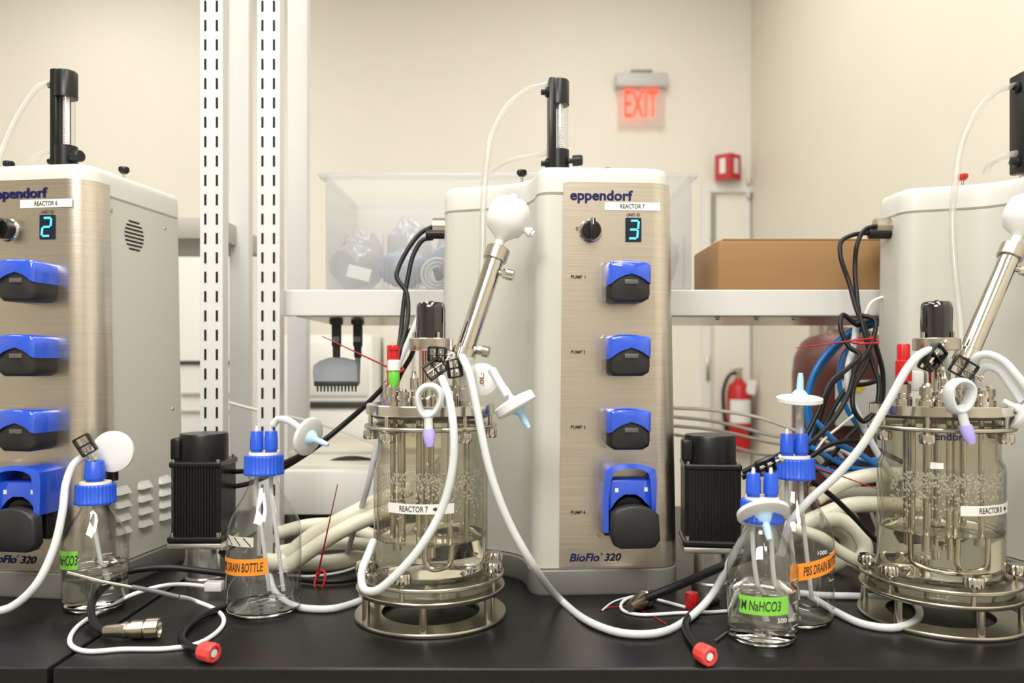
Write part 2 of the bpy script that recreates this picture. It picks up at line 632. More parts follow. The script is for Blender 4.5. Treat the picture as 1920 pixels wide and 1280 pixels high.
# ================================================================== BENCHES
FE = 0.9135     # distance of the bench's front edge
BK = 1.95
seam = P(92, 1250, FE).x
b = MB()
b.box(((seam + 0.0015 + WR) / 2, (FE + BK) / 2, BT - 0.016), (WR - seam - 0.005, BK - FE, 0.032), 0.004, seg=3)
bt = tag(b.build('worktop', M_bench), 'long black epoxy lab worktop carrying the central and right reactors', 'worktop')
b = MB()
b.box(((seam - 0.0015 - 2.4) / 2 - 0.0, (FE + BK) / 2, BT - 0.016), (2.4 + seam - 0.003, BK - FE, 0.032), 0.003)
bt2 = tag(b.build('worktop', M_bench), 'black lab worktop at the left, left of the joint line', 'worktop')
b = MB()
x0 = seam + 0.02
b.box(((x0 + WR) / 2 - 0.01, (FE + BK) / 2 + 0.01, 0.434), (WR - x0 - 0.04, BK - FE - 0.05, 0.866), 0.004)
tag(b.build('bench_cabinet', mat('cabinet_dark', (0.05, 0.048, 0.045), 0.5)), 'dark base cabinet under the long worktop', 'cabinet')
b = MB()
b.box(((seam - 2.4) / 2 - 0.01, (FE + BK) / 2 + 0.01, 0.434), (2.4 + seam - 0.05, BK - FE - 0.05, 0.866), 0.004)
tag(b.build('bench_cabinet', mat('cabinet_dark', (0.05, 0.048, 0.045), 0.5)), 'dark base cabinet under the left worktop', 'cabinet')

# ================================================================== SHELF RACK
PD = 1.42
posts = [(396, PD, 1.0, 'white slotted upright post behind the left motor', True),
         (503, PD, 1.0, 'white slotted upright post above the orange-taped bottle', True),
         (448, 1.86, 0.0, 'plain white rear upright between the two slotted posts', False),
         (557, 1.86, 0.0, 'plain white rear upright right of the slotted posts', False)]
for (px, d, k, lb, slots) in posts:
    p = empty('shelf_post', (P(px, 0, d).x, d, BT), 0, lb, 'shelf post', 'shelf posts')
    b = MB()
    b.box((0, 0.015, 1.25), (0.041 if slots else 0.046, 0.03, 2.49), 0.0015)
    b.build('upright', M_post, p, smooth=False)
    if slots:
        b = MB()
        z = 0.02
        while z < 1.25:
            for sx in (-0.0103, 0.0103):
                b.box((sx, -0.0002, z), (0.0038, 0.0016, 0.0195))
            z += 0.03448
        b.build('slot_row', M_slot, p, smooth=False)

SY0, SY1 = 1.46, 1.86
sx0 = P(530, 0, SY0).x
zt = P(0, 543, SY0).z
zb = P(0, 592, SY0).z
sh = empty('wall_shelf', (sx0, SY0, zt), 0, 'white metal shelf spanning behind the reactors above the bench', 'shelf')
b = MB()
L = WR - 0.03 - sx0
b.box((L / 2, (SY1 - SY0) / 2 + 0.0095, -0.006), (L, SY1 - SY0 - 0.019, 0.012), 0.001)
b.build('shelf_board', M_post, sh, smooth=False)
b = MB()
b.box((L / 2, 0.009, (zb - zt) / 2), (L, 0.018, zt - zb), 0.002)
b.build('front_lip', M_post, sh, smooth=False)
b = MB()
b.box((L / 2, 0.03 + (SY1 - SY0) / 2, zb - zt + 0.004), (L - 0.02, SY1 - SY0 - 0.05, 0.006), 0.001)
b.build('underside_panel', M_steel2, sh, smooth=False)
for px in (1345, 1488, 1418):
    b = MB()
    b.sphere((P(px, 0, SY0 + 0.04).x - sx0, 0.04, zb - zt - 0.001), 0.005)
    b.build('bolt', M_steel, sh)

# second shelf piece, left of the posts
b = MB()
b.box((P(352, 0, 1.9).x, 1.9, P(0, 447, 1.9).z), (0.26, 0.3, 0.048), 0.003)
tag(b.build('wall_shelf', mat('shelf_taupe', (0.42, 0.40, 0.36), 0.5)), 'short taupe shelf end seen behind the left slotted post', 'shelf')


# ================================================================== CONSOLES
def footprint():
    pts = []

    def arc(cx, cy, r, a0, a1, n):
        for i in range(n + 1):
            a = math.radians(a0 + (a1 - a0) * i / n)
            pts.append((cx + r * math.cos(a), cy + r * math.sin(a)))
    arc(-0.090, 0.022, 0.022, 180, 270, 6)
    i0 = len(pts)
    pts.append((-0.0700, 0.0))
    pts.append((0.0, 0.0))
    pts.append((0.05, 0.0))
    arc(0.079, 0.036, 0.036, 270, 360, 10)
    i1 = len(pts) - 1
    pts.append((0.115, 0.048))
    arc(0.095, 0.235, 0.02, 0, 90, 5)
    arc(-0.236, 0.235, 0.02, 90, 180, 5)
    arc(-0.226, 0.180, 0.030, 180, 250, 6)
    cv = catmull([Vector((-0.236, 0.1518)), Vector((-0.19, 0.135)), Vector((-0.150, 0.117)), Vector((-0.122, 0.085)), Vector((-0.112, 0.045))], 4)
    for v in cv[1:]:
        pts.append((v.x, v.y))
    return pts, i0, i1


FP, FI0, FI1 = footprint()


def offset_poly(pts, off):
    out = []
    n = len(pts)
    for i in range(n):
        a = Vector(pts[i - 1])
        b_ = Vector(pts[i])
        c = Vector(pts[(i + 1) % n])
        e1 = (b_ - a)
        e2 = (c - b_)
        e1 = e1.normalized() if e1.length > 1e-7 else Vector((0, 0))
        e2 = e2.normalized() if e2.length > 1e-7 else Vector((0, 0))
        t = (e1 + e2)
        if t.length < 1e-6:
            t = e1
        t.normalize()
        nrm = Vector((t.y, -t.x))    # outward for CCW
        out.append((b_.x + nrm.x * off, b_.y + nrm.y * off))
    return out


def ring(off, z, pts=None):
    k = 1 - 0.10 * (z / 0.65)
    p = offset_poly(pts or FP, off)
    return [((x + 0.0) * (k if x > -0.115 else (k * 0.115 + (-x - 0.115)) / -x if x < 0 else k), y, z) for (x, y) in p]


CT = 0.647


def LP(px, py):   # a point of the middle console's front panel, in console coordinates
    return ((px - 960) / 1239 - 0.1404, 0.35 - (py - 680) / 1239)


def LQ(px, py):   # the same, in the plane of the pump faces
    return ((px - 960) / 1300 - 0.1400, 0.35 - (py - 680) / 1300)


def console(name, loc, rz, label, plate, digit, mx, mscale, knobs, knobmat):
    c = empty(name, loc, rz, label, 'bioreactor console', 'bioreactor control consoles')
    b = MB()
    b.loft([ring(0.001, 0.0), ring(0.0035, 0.004), ring(0.0035, 0.036), ring(0.001, 0.0385)])
    b.build('plinth', M_plinth, c)
    b = MB()
    b.loft([ring(0.0, 0.039), ring(0.0015, 0.041), ring(0.0, 0.05), ring(0, 0.3), ring(0, 0.6035)])
    b.build('housing', M_body, c)
    b = MB()
    b.loft([ring(-0.003, 0.6045), ring(0.0005, 0.6075), ring(0.0005, 0.622), ring(0, CT - 0.012), ring(-0.0015, CT - 0.006),
            ring(-0.0045, CT - 0.002), ring(-0.010, CT)])
    b.build('lid', M_lid, c)
    # brushed front panel wrapped round the right corner
    b = MB()
    seg = FP[FI0:FI1 + 2]
    outer = offset_poly(FP, 0.0035)[FI0:FI1 + 2]
    inner = offset_poly(FP, 0.0005)[FI0:FI1 + 2]
    zs = [0.043, 0.0445, 0.2, 0.4, 0.605, 0.618, 0.6215, 0.6225]
    inset = [0.002, 0.0, 0.0, 0.0, 0.0, 0.0015, 0.004, 0.008]
    rings = []
    for z, ins in zip(zs, inset):
        k = 1 - 0.10 * (z / 0.65)
        R = []
        for i, (x, y) in enumerate(outer):
            if i == 0:
                x = x + ins
            R.append((x * k, y, z))
        for (x, y) in reversed(inner):
            R.append((x * k, y, z))
        rings.append(R)
    b.loft(rings)
    pan = b.build('front_panel', M_brush, c)
    yf = -0.0045
    text_flat('eppendorf', (LP(1127, 0)[0], yf, LP(0, 370)[1]), 118 / 1239, 25 / 1239, M_navy, pan, 'maker_lettering', bold=0.028)
    text_flat('BioFlo', (LP(1095, 0)[0], yf, LP(0, 1043)[1]), 56 / 1239, 15 / 1239, M_navy, pan, 'model_lettering', bold=0.018, shear=0.25)
    text_flat('320', (LP(1148, 0)[0], yf, LP(0, 1043)[1]), 32 / 1239, 14 / 1239, M_navy, pan, 'model_lettering', bold=0.018, shear=0.25)
    text_flat('®', (LP(1127, 0)[0], yf, LP(0, 1037)[1]), 5 / 1239, 5 / 1239, M_navy, pan, 'model_lettering')
    for i, py in enumerate((520, 660, 800, 959)):
        text_flat('PUMP %d' % (i + 1), (LP(1083, 0)[0], yf, LP(0, py)[1]), 27 / 1239, 6.5 / 1239, M_ink, pan, 'pump_lettering', bold=0.01)
    text_flat('UNIT ID', (LP(1187, 0)[0], yf, LP(0, 403)[1]), 25 / 1239, 5.5 / 1239, M_ink, pan, 'unit_lettering', bold=0.005)
    text_flat('0', (LP(1081, 0)[0], yf, LP(0, 430)[1]), 5 / 1239, 7 / 1239, M_ink, pan, 'switch_lettering')
    # adhesive name label
    b = MB()
    x, z = LP(1185, 387.5)
    b.box((x, yf - 0.0003, z), (105 / 1239, 0.0006, 15 / 1239))
    lb = b.build('name_label', M_label, c, smooth=False)
    text_flat(plate, (x, yf - 0.0008, z), 46 / 1239, 8.5 / 1239, M_ink, lb, 'lettering', bold=0.012)
    # display
    b = MB()
    x, z = LP(1187, 431)
    b.box((x, yf - 0.0005, z), (30 / 1239, 0.002, 45 / 1239), 0.0008)
    dp = b.build('display', M_disp, c, smooth=False)
    segs = {'3': 'abcdg', '2': 'abged', '4': 'fgbc'}[digit]
    hw, hh = 8.2 / 1239, 16.5 / 1239
    th = 3.6 / 1239
    b = MB()
    lay = {'a': (0, hh, 1), 'g': (0, 0, 1), 'd': (0, -hh, 1), 'b': (hw, hh / 2, 0), 'c': (hw, -hh / 2, 0), 'f': (-hw, hh / 2, 0), 'e': (-hw, -hh / 2, 0)}
    Sh = Matrix.Identity(4)
    Sh[0][2] = 0.10
    for s_ in segs:
        sx_, sz_, hor = lay[s_]
        size = (2 * hw - th * 0.8, 0.0006, th) if hor else (th, 0.0006, hh - th * 0.7)
        vs = b.box((sx_, 0, sz_), size)
        b._xf(vs, Matrix.Translation((x, yf - 0.0018, z)) @ Sh)
    b.build('digit', M_led, dp, smooth=False)
    # rotary switch
    x, z = LP(1106, 434)
    b = MB()
    b.lathe_at([(0, 0), (0.0178, 0), (0.0178, 0.002), (0.0160, 0.004), (0, 0.004)], (x, yf + 0.002, z), (0, -1, 0), 36)
    kb = b.build('switch_bezel', M_steel, c)
    b = MB()
    b.lathe_at([(0, 0), (0.0148, 0), (0.0142, 0.010), (0.012, 0.012), (0, 0.012)], (x, yf - 0.002, z), (0, -1, 0), 32)
    b.box((x, yf - 0.019, z), (0.0075, 0.014, 0.031), 0.0015)
    b.build('rotary_switch', M_black, kb)
    b = MB()
    b.box((x, yf - 0.0263, z + 0.010), (0.0012, 0.0006, 0.009))
    b.build('pointer_mark', M_label, kb, smooth=False)

    # closed pump heads
    def curve_poly(pl, f):
        return [f(px_, py_) for (px_, py_) in pl]
    for cy in (527, 667, 807):
        def Q(px_, dy):
            return LQ(px_, cy + dy)
        body = [Q(1139, -33), Q(1217, -33), Q(1218, 20), Q(1216, 31), Q(1204, 38), Q(1150, 38), Q(1140, 30), Q(1138, 0)]
        b = MB()
        b.prism(body, 0.0, -0.050, 0.0, 0.006)
        ph = b.build('pump_head', M_door, c, angle=50)
        b = MB()
        pl = [Q(1138, -33), Q(1142, -38), Q(1160, -40), Q(1180, -40.5), Q(1200, -39), Q(1214, -37), Q(1219, -32), Q(1219, -14)]
        arch = []
        for k in range(15):
            u = k / 14
            arch.append(Q(1218.5 - 81 * u, 4 - 17 * (1 - abs(2 * u - 1) ** 2.3) + (2 * u if u > 0.5 else 0)))
        b.prism(pl + arch, -0.002, -0.0535, 0.0, 0.005)
        b.build('pump_cover', M_blue, ph, angle=50)
        b = MB()
        x0_, z0_ = Q(1181, 0)
        b.box((x0_, -0.0508, z0_), (26 / 1300, 0.003, 9 / 1300), 0.0008)
        b.build('finger_grip', mat('grip_grey', (0.10, 0.095, 0.085), 0.4), ph)
        b = MB()
        x0_, z0_ = Q(1131, 2)
        b.prism([Q(1128, -34), Q(1133, -40), Q(1137, -38), Q(1136.5, 36), Q(1133, 36), Q(1127, 30)], -0.0005, -0.036, 0, 0.003)
        b.build('clear_guard', M_film, ph)
    # open pump
    def Q(px_, py_):
        return LQ(px_, py_)
    ph = MB()
    ph.prism([Q(1136, 930), Q(1224, 930), Q(1224, 1012), Q(1136, 1012)], 0.0, -0.030, 0, 0.003)
    ph = ph.build('pump_head', M_black, c, angle=50)
    b = MB()
    outer = [Q(1128, 1000), Q(1127, 940), Q(1130, 905), Q(1132, 884), Q(1142, 876), Q(1160, 872), Q(1180, 870.5), Q(1200, 872), Q(1218, 877), Q(1228, 883), Q(1230, 905), Q(1229, 945), Q(1228, 962)]
    inn = [Q(1219, 962), Q(1219, 945), Q(1217, 905), Q(1213, 888), Q(1200, 881), Q(1180, 879), Q(1160, 881), Q(1147, 885), Q(1141, 905), Q(1137, 940), Q(1137, 1000)]
    # the ring is built as quads between matching outer and inner outlines
    m_in = list(reversed(inn))
    no, ni = len(outer), len(m_in)

    def samp(pl, t):
        f_ = t * (len(pl) - 1)
        i_ = min(int(f_), len(pl) - 2)
        u = f_ - i_
        return (pl[i_][0] * (1 - u) + pl[i_ + 1][0] * u, pl[i_][1] * (1 - u) + pl[i_ + 1][1] * u)
    rr = []
    for i in range(25):
        o_, n_ = samp(outer, i / 24), samp(m_in, i / 24)
        rr.append([(o_[0], -0.002, o_[1]), (o_[0], -0.050, o_[1]), (n_[0], -0.053, n_[1]), (n_[0], -0.002, n_[1])])
    b.loft(rr)
    b.build('pump_frame', M_blue, ph, angle=50)
    b = MB()
    topb = [Q(1138, 903), Q(1150, 901), Q(1208, 901), Q(1220, 903), Q(1221, 955)]
    arch = [Q(1214, 948), Q(1206, 938), Q(1194, 929), Q(1180, 926), Q(1166, 929), Q(1154, 938), Q(1146, 948), Q(1139, 960)]
    b.prism(topb + arch, -0.002, -0.046, 0, 0.003)
    b.build('pump_block', M_blue, ph, angle=50)
    for (px_, py_) in ((1154, 921), (1210, 920)):
        b = MB()
        x_, z_ = Q(px_, py_)
        b.box((x_, -0.0464, z_), (0.005, 0.0008, 0.006), 0.0)
        b.build('warning_mark', M_label, ph, smooth=False)
    b = MB()
    xr, zr = Q(1180, 965)
    b.lathe_at([(0, 0), (0.026, 0), (0.026, 0.008), (0.022, 0.012), (0.008, 0.012), (0, 0.012)], (xr, -0.030, zr), (0, -1, 0), 32, ridge=(0.002, 0.0255))
    b.build('roller', M_blackm, ph)
    b = MB()
    b.lathe_at([(0, 0), (0.007, 0), (0.006, 0.006), (0, 0.007)], (xr, -0.041, zr + 0.004), (0, -1, 0), 20)
    b.build('roller_hub', M_brass, ph)
    b = MB()
    door = [Q(1140, 962), Q(1152, 953), Q(1168, 948), Q(1186, 946), Q(1204, 949), Q(1220, 956), Q(1230, 965), Q(1233, 1012), Q(1224, 1025), Q(1214, 1028), Q(1158, 1028), Q(1146, 1022), Q(1139, 1005)]
    b.prism(door, -0.047, -0.064, 0, 0.004)
    b.build('pump_door', M_door, ph, angle=50)
    b = MB()
    b.prism([Q(1118, 890), Q(1127, 868), Q(1131, 872), Q(1126, 1014), Q(1121, 1012)], -0.0005, -0.040, 0, 0.002)
    b.build('clear_guard', M_film, ph)
    # right side: round grille, louvres, screws
    k = 1 - 0.10 * 0.555 / 0.65
    b = MB()
    for i in range(8):
        dz = (i - 3.5) * 0.0063
        hl = math.sqrt(max(0.0, 0.0265 ** 2 - dz * dz))
        zz = 0.555 + dz
        xx = 0.115 * (1 - 0.10 * zz / 0.65)
        b.box((xx, 0.112, zz), (0.0016, 2 * hl * 0.95, 0.0024))
    b.build('side_grille', M_slot, c, smooth=False)
    for ci, yy in enumerate((0.070, 0.128, 0.186)):
        for ri in range(4):
            zz = 0.152 - ri * 0.0205
            xx = 0.115 * (1 - 0.10 * zz / 0.65)
            b = MB()
            ol = [(-0.018, -0.0065), (0.018, -0.0065), (0.0172, 0.0005), (0.0145, 0.0055), (0.010, 0.0075), (-0.010, 0.0075), (-0.0145, 0.0055), (-0.0172, 0.0005)]
            rg_ = []
            for (dep, sc_) in ((0.0, 1.0), (0.55, 0.96), (1.0, 0.86)):
                rg_.append([(xx - 0.0006 + dep * 0.0075 * min(1, max(0.12, (0.0085 - z_) / 0.015)), yy + y_ * sc_, zz + (z_ if z_ < -0.006 else z_ * (1 - 0.35 * dep))) for (y_, z_) in ol])
            b.loft(rg_)
            b.build('louvre', M_lid, c, angle=50)
    for (yy, zz) in ((0.055, 0.585), (0.20, 0.582), (0.215, 0.27)):
        xx = 0.115 * (1 - 0.10 * zz / 0.65)
        b = MB()
        b.lathe_at([(0, 0), (0.0035, 0), (0.003, 0.001), (0, 0.001)], (xx, yy, zz), (1, 0, 0), 16)
        b.build('screw', M_steel2, c)
    # flow meter on the lid
    s = mscale
    z0 = CT
    zs_ = 1.17
    b = MB()
    yb = 0.085
    b.box((mx - 0.0115 * s, yb, z0 + 0.071 * s * zs_), (0.012 * s, 0.034 * s, 0.130 * s * zs_), 0.003)        # back rail seen from the side
    b.lathe([(0, 0.100 * s * zs_), (0.0165 * s, 0.100 * s * zs_), (0.0165 * s, 0.132 * s * zs_), (0.015 * s, 0.134 * s * zs_), (0, 0.134 * s * zs_)], 32, (mx, yb - 0.004, z0))
    b.lathe([(0, 0.006 * s * zs_), (0.0165 * s, 0.006 * s * zs_), (0.0165 * s, 0.038 * s * zs_), (0, 0.038 * s * zs_)], 32, (mx, yb - 0.004, z0))
    fmo = b.build('flow_meter', M_black, c)
    b = MB()
    b.lathe([(0.0115 * s, 0.036 * s * zs_), (0.0115 * s, 0.104 * s * zs_)], 28, (mx + 0.003 * s, yb - 0.006, z0))
    b.build('sight_tube', M_film, fmo)
    b = MB()
    b.lathe([(0, 0.038 * s * zs_), (0.0048 * s, 0.038 * s * zs_), (0.0048 * s, 0.100 * s * zs_), (0, 0.100 * s * zs_)], 16, (mx + 0.002 * s, yb - 0.006, z0))
    b.build('scale_rod', mat('scale_white', (0.78, 0.78, 0.76), 0.25), fmo)
    b = MB()
    for i in range(22):
        zz = z0 + (0.042 + i * 0.0026) * s * zs_
        b.box((mx + 0.002 * s, yb - 0.006 - 0.0049 * s, zz), ((0.005 if i % 5 else 0.008) * s, 0.0004, 0.0005))
    b.build('scale_marks', M_ink, fmo, smooth=False)
    b = MB()
    b.cyl((mx + 0.014 * s, yb - 0.012, z0 + 0.022 * s * zs_), (mx + 0.024 * s, yb - 0.016, z0 + 0.022 * s * zs_), 0.004 * s)
    b.lathe_at([(0, 0), (0.0085 * s, 0), (0.009 * s, 0.004 * s), (0.0085 * s, 0.014 * s), (0.007 * s, 0.0155 * s), (0, 0.0155 * s)],
               (mx + 0.021 * s, yb - 0.015, z0 + 0.022 * s * zs_), (1, -0.3, 0), 28, ridge=(0.0006, 0.0086 * s))
    b.build('valve_knob', M_black, fmo)
    for sx_ in (-0.009, 0.010):
        b = MB()
        b.cyl((mx + sx_ * s, yb, z0 - 0.001), (mx + sx_ * s, yb, z0 + 0.010 * s), 0.0028)
        b.build('mounting_stud', M_steel2, fmo)
    for zz in (0.118, 0.020):
        b = MB()
        b.lathe_at([(0, 0), (0.008 * s, 0), (0.0085 * s, 0.004), (0.0045 * s, 0.006), (0.0045 * s, 0.012), (0, 0.012)],
                   (mx - 0.0170 * s, yb - 0.004, z0 + zz * s * zs_), (-1, 0, 0), 20)
        b.build('hose_nipple', M_black, fmo)
    for (kx, ky) in knobs:
        b = MB()
        b.cyl((kx, ky, CT - 0.001), (kx, ky, CT + 0.014), 0.0022, n=12)
        ko = b.build('thumb_screw', M_steel2, c)
        b = MB()
        b.lathe([(0, 0.011), (0.005, 0.011), (0.0085, 0.015), (0.0085, 0.020), (0.007, 0.0215), (0, 0.0215)], 32, (kx, ky, CT), ridge=(0.0008, 0.008))
        b.build('knob', knobmat, ko)
    return c


cM = console('reactor_console', (0.1404, 1.205, BT), math.radians(3.5), 'grey console with brushed steel front, central, display reading 3', 'REACTOR 7', '3', -0.0600, 1.0,
             [(-0.117, 0.120), (0.022, 0.10)], M_black)
cL = console('reactor_console', (-0.730, 1.19, BT), math.radians(-8), 'grey console at the left edge with louvred side, display reading 2', 'REACTOR 6', '2', 0.008, 1.06,
             [(-0.075, 0.06), (0.082, 0.12)], M_black)
cR = console('reactor_console', (0.916, 1.20, BT), math.radians(2), 'grey console cut off by the right edge of the photo, red knob on top', 'REACTOR 8', '4', -0.084, 1.05,
             [(-0.150, 0.150)], M_red)


def CW(c, p):    # console-local point to world
    return c.matrix_basis @ Vector(p)


# ================================================================== BOTTLES
def bottle(d, px, big, label, caps, liquid=0.0, tape=None):
    """caps: list of (dx, r, h) small screw caps on the lid."""
    R = 0.0505 if big else 0.043
    if big:
        prof = [(R - 0.010, 0.001), (R - 0.003, 0.004), (R, 0.012), (R, 0.117), (R - 0.0015, 0.126), (R - 0.006, 0.137), (R - 0.014, 0.150), (R - 0.022, 0.163), (R - 0.028, 0.175), (0.0195, 0.183), (0.0185, 0.188), (0.0215, 0.1905), (0.0215, 0.193), (0.019, 0.195), (0.019, 0.222)]
        hc = 0.1945
    else:
        prof = [(R - 0.010, 0.001), (R - 0.003, 0.004), (R, 0.012), (R, 0.096), (R - 0.002, 0.104), (R - 0.008, 0.118), (R - 0.016, 0.131), (R - 0.0215, 0.139), (0.0195, 0.143), (0.0185, 0.146), (0.0215, 0.148), (0.0215, 0.150), (0.019, 0.152), (0.019, 0.176)]
        hc = 0.1515
    t = empty('media_bottle', (P(px, 0, d).x, d, BT), 0, label, 'bottle', 'glass media bottles')
    b = MB()
    inner = [(r - 0.0022, z + (0.003 if i < 2 else 0.0)) for i, (r, z) in enumerate(prof)]
    full = [(0, 0.0035), (R - 0.013, 0.0018)] + prof
    if False:
        full += list(reversed(inner))
    b.lathe(full, 64)
    gb = b.build('glass_body', M_glass, t, normals=True, angle=60)
    b = MB()
    b.lathe([(0, 0.0022), (R - 0.014, 0.0012), (R - 0.004, 0.0042), (R - 0.0012, 0.010), (R - 0.0014, 0.0125), (R - 0.005, 0.0078), (R - 0.012, 0.0060), (0, 0.0068)], 64)
    b.build('glass_base', M_rglass, t, angle=60)
    if liquid:
        b = MB()
        ri = R - 0.0010
        b.lathe([(0, 0.0072), (R - 0.012, 0.0064), (R - 0.005, 0.0082), (ri - 0.0006, 0.013), (ri, 0.0145), (ri, liquid), (0, liquid)], 64)
        b.build('liquid', M_water, t, angle=40)
    # printed graduation marks
    b = MB()
    for i in range(5):
        z = 0.03 + i * (0.018 if big else 0.014)
        band(b, R + 0.0001, math.radians(-52), math.radians(-40 if i % 2 else -34), z, z + 0.0007, 4, 0.0002)
    b.build('graduation_marks', M_label, t, smooth=False)
    # blue ridged screw cap
    b = MB()
    b.lathe([(0.019, 0), (0.0272, 0), (0.0276, 0.002), (0.0276, 0.0035), (0.0268, 0.0045), (0.0268, 0.024), (0.0255, 0.0268), (0.0235, 0.0275), (0, 0.0275)], 120, (0, 0, hc),
            ridge=(0.0011, 0.02675))
    cp = b.build('screw_cap', M_cap, t, angle=50)
    b = MB()
    b.lathe([(0, 0.0270), (0.021, 0.0270), (0.0205, 0.0305), (0, 0.0305)], 40, (0, 0, hc))
    b.build('seal_disc', M_beige, cp)
    for (dx, r_, h_) in caps:
        b = MB()
        zc = hc + 0.0300
        b.lathe([(0, 0), (r_ * 0.85, 0), (r_ * 0.85, 0.004), (r_, 0.0045), (r_ * 1.03, 0.006), (r_, 0.0075), (r_, h_ * 0.72), (r_ * 0.93, h_ * 0.76), (r_ * 0.93, h_ - 0.001), (r_ * 0.86, h_), (0, h_)], 48, (dx, 0, zc))
        cc = b.build('port_cap', M_cap, t, angle=50)
        b = MB()
        b.lathe([(0, h_), (0.0026, h_), (0.0018, h_ + 0.007), (0, h_ + 0.007)], 16, (dx, 0, zc))
        b.build('barb', M_filt, cc)
        b = MB()
        b.tube([(dx, 0, hc + 0.02), (dx * 1.05, 0, hc - 0.03), (dx + 0.006, 0.003, hc - 0.08), (dx + 0.016, 0.004, 0.030)], 0.0030, 10)
        b.build('dip_tube', M_tube, t)
    if tape:
        m_, a0, a1, z0, z1, tilt, txt, ta, tw = tape
        b = MB()
        band(b, R + 0.0003, math.radians(a0), math.radians(a1), z0, z1, 30, 0.0004, tilt)
        tp = b.build('tape', m_, t, angle=60)
        am = math.radians((a0 + a1) / 2)
        tt = math.radians(ta)
        text_round(txt, R + 0.0008, tt, (z0 + z1) / 2 + tilt * (tt - am) * R, tw, (z1 - z0) * 0.55, M_ink, tp, 'handwriting', bold=0.012, shear=0.15, tilt=tilt)
    return t


bA = bottle(1.130, 179, False, 'half-full glass bottle with green tape beside the left console', [(-0.001, 0.0135, 0.030)], 0.066,
            (M_gtape, -152, -92, 0.066, 0.091, 0.10, 'NaHCO3', -118, 0.040))
bB = bottle(1.115, 495, True, 'large empty bottle with orange tape left of the central reactor', [(-0.0100, 0.0092, 0.030), (0.0100, 0.0092, 0.030)], 0.0,
            (M_otape, -172, -68, 0.064, 0.086, 0.06, 'PBS DRAIN BOTTLE', -114, 0.072))
b = MB()
band(b, 0.0506, math.radians(-138), math.radians(-88), 0.1035, 0.1165, 20, 0.0003)
pp = b.build('printed_patch', mat('patch_cream', (0.60, 0.58, 0.50), 0.5), bB, angle=60)
for a_ in (-132, -115, -98):
    b = MB()
    aa = math.radians(a_)
    Mx = Matrix.Translation((0.0510 * math.cos(aa), 0.0510 * math.sin(aa), 0.110)) @ Matrix.Rotation(aa, 4, 'Z') @ Matrix.Rotation(math.radians(45), 4, 'X')
    b.box((0, 0, 0), (0.0005, 0.0012, 0.015), M=Mx)
    b.build('slash_mark', M_ink, pp, smooth=False)
bC = bottle(1.075, 1489, True, 'large empty bottle with orange tape behind the green-taped one', [(-0.0095, 0.0092, 0.030), (0.0095, 0.0092, 0.030)], 0.0,
            (M_otape, -115, -26, 0.075, 0.097, 0.20, 'PBS DRAIN BOTTLE', -62, 0.062))
bD = bottle(1.000, 1429, False, 'glass bottle with green tape at the front right, part filled', [(-0.0110, 0.0092, 0.030), (0.0110, 0.0092, 0.030)], 0.070,
            (M_gtape, -146, -64, 0.046, 0.068, 0.03, '1M NaHCO3', -112, 0.052))


text_round('500 mL', 0.0431, math.radians(-66), 0.040, 0.026, 0.0055, M_label, bD, 'volume_lettering', bold=0.01)
text_round('1000', 0.0506, math.radians(-66), 0.105, 0.016, 0.0055, M_label, bC, 'volume_lettering', bold=0.01)

# ================================================================== STIRRED VESSELS
def knob_part(parent, x, y, z, r=0.0125, h=0.014):
    b = MB()
    b.lathe([(0, 0), (r * 0.8, 0), (r, 0.002), (r, h - 0.002), (r * 0.85, h), (0, h)], 48, (x, y, z), ridge=(0.0011, r * 0.95))
    return b.build('clamp_knob', M_steel, parent)


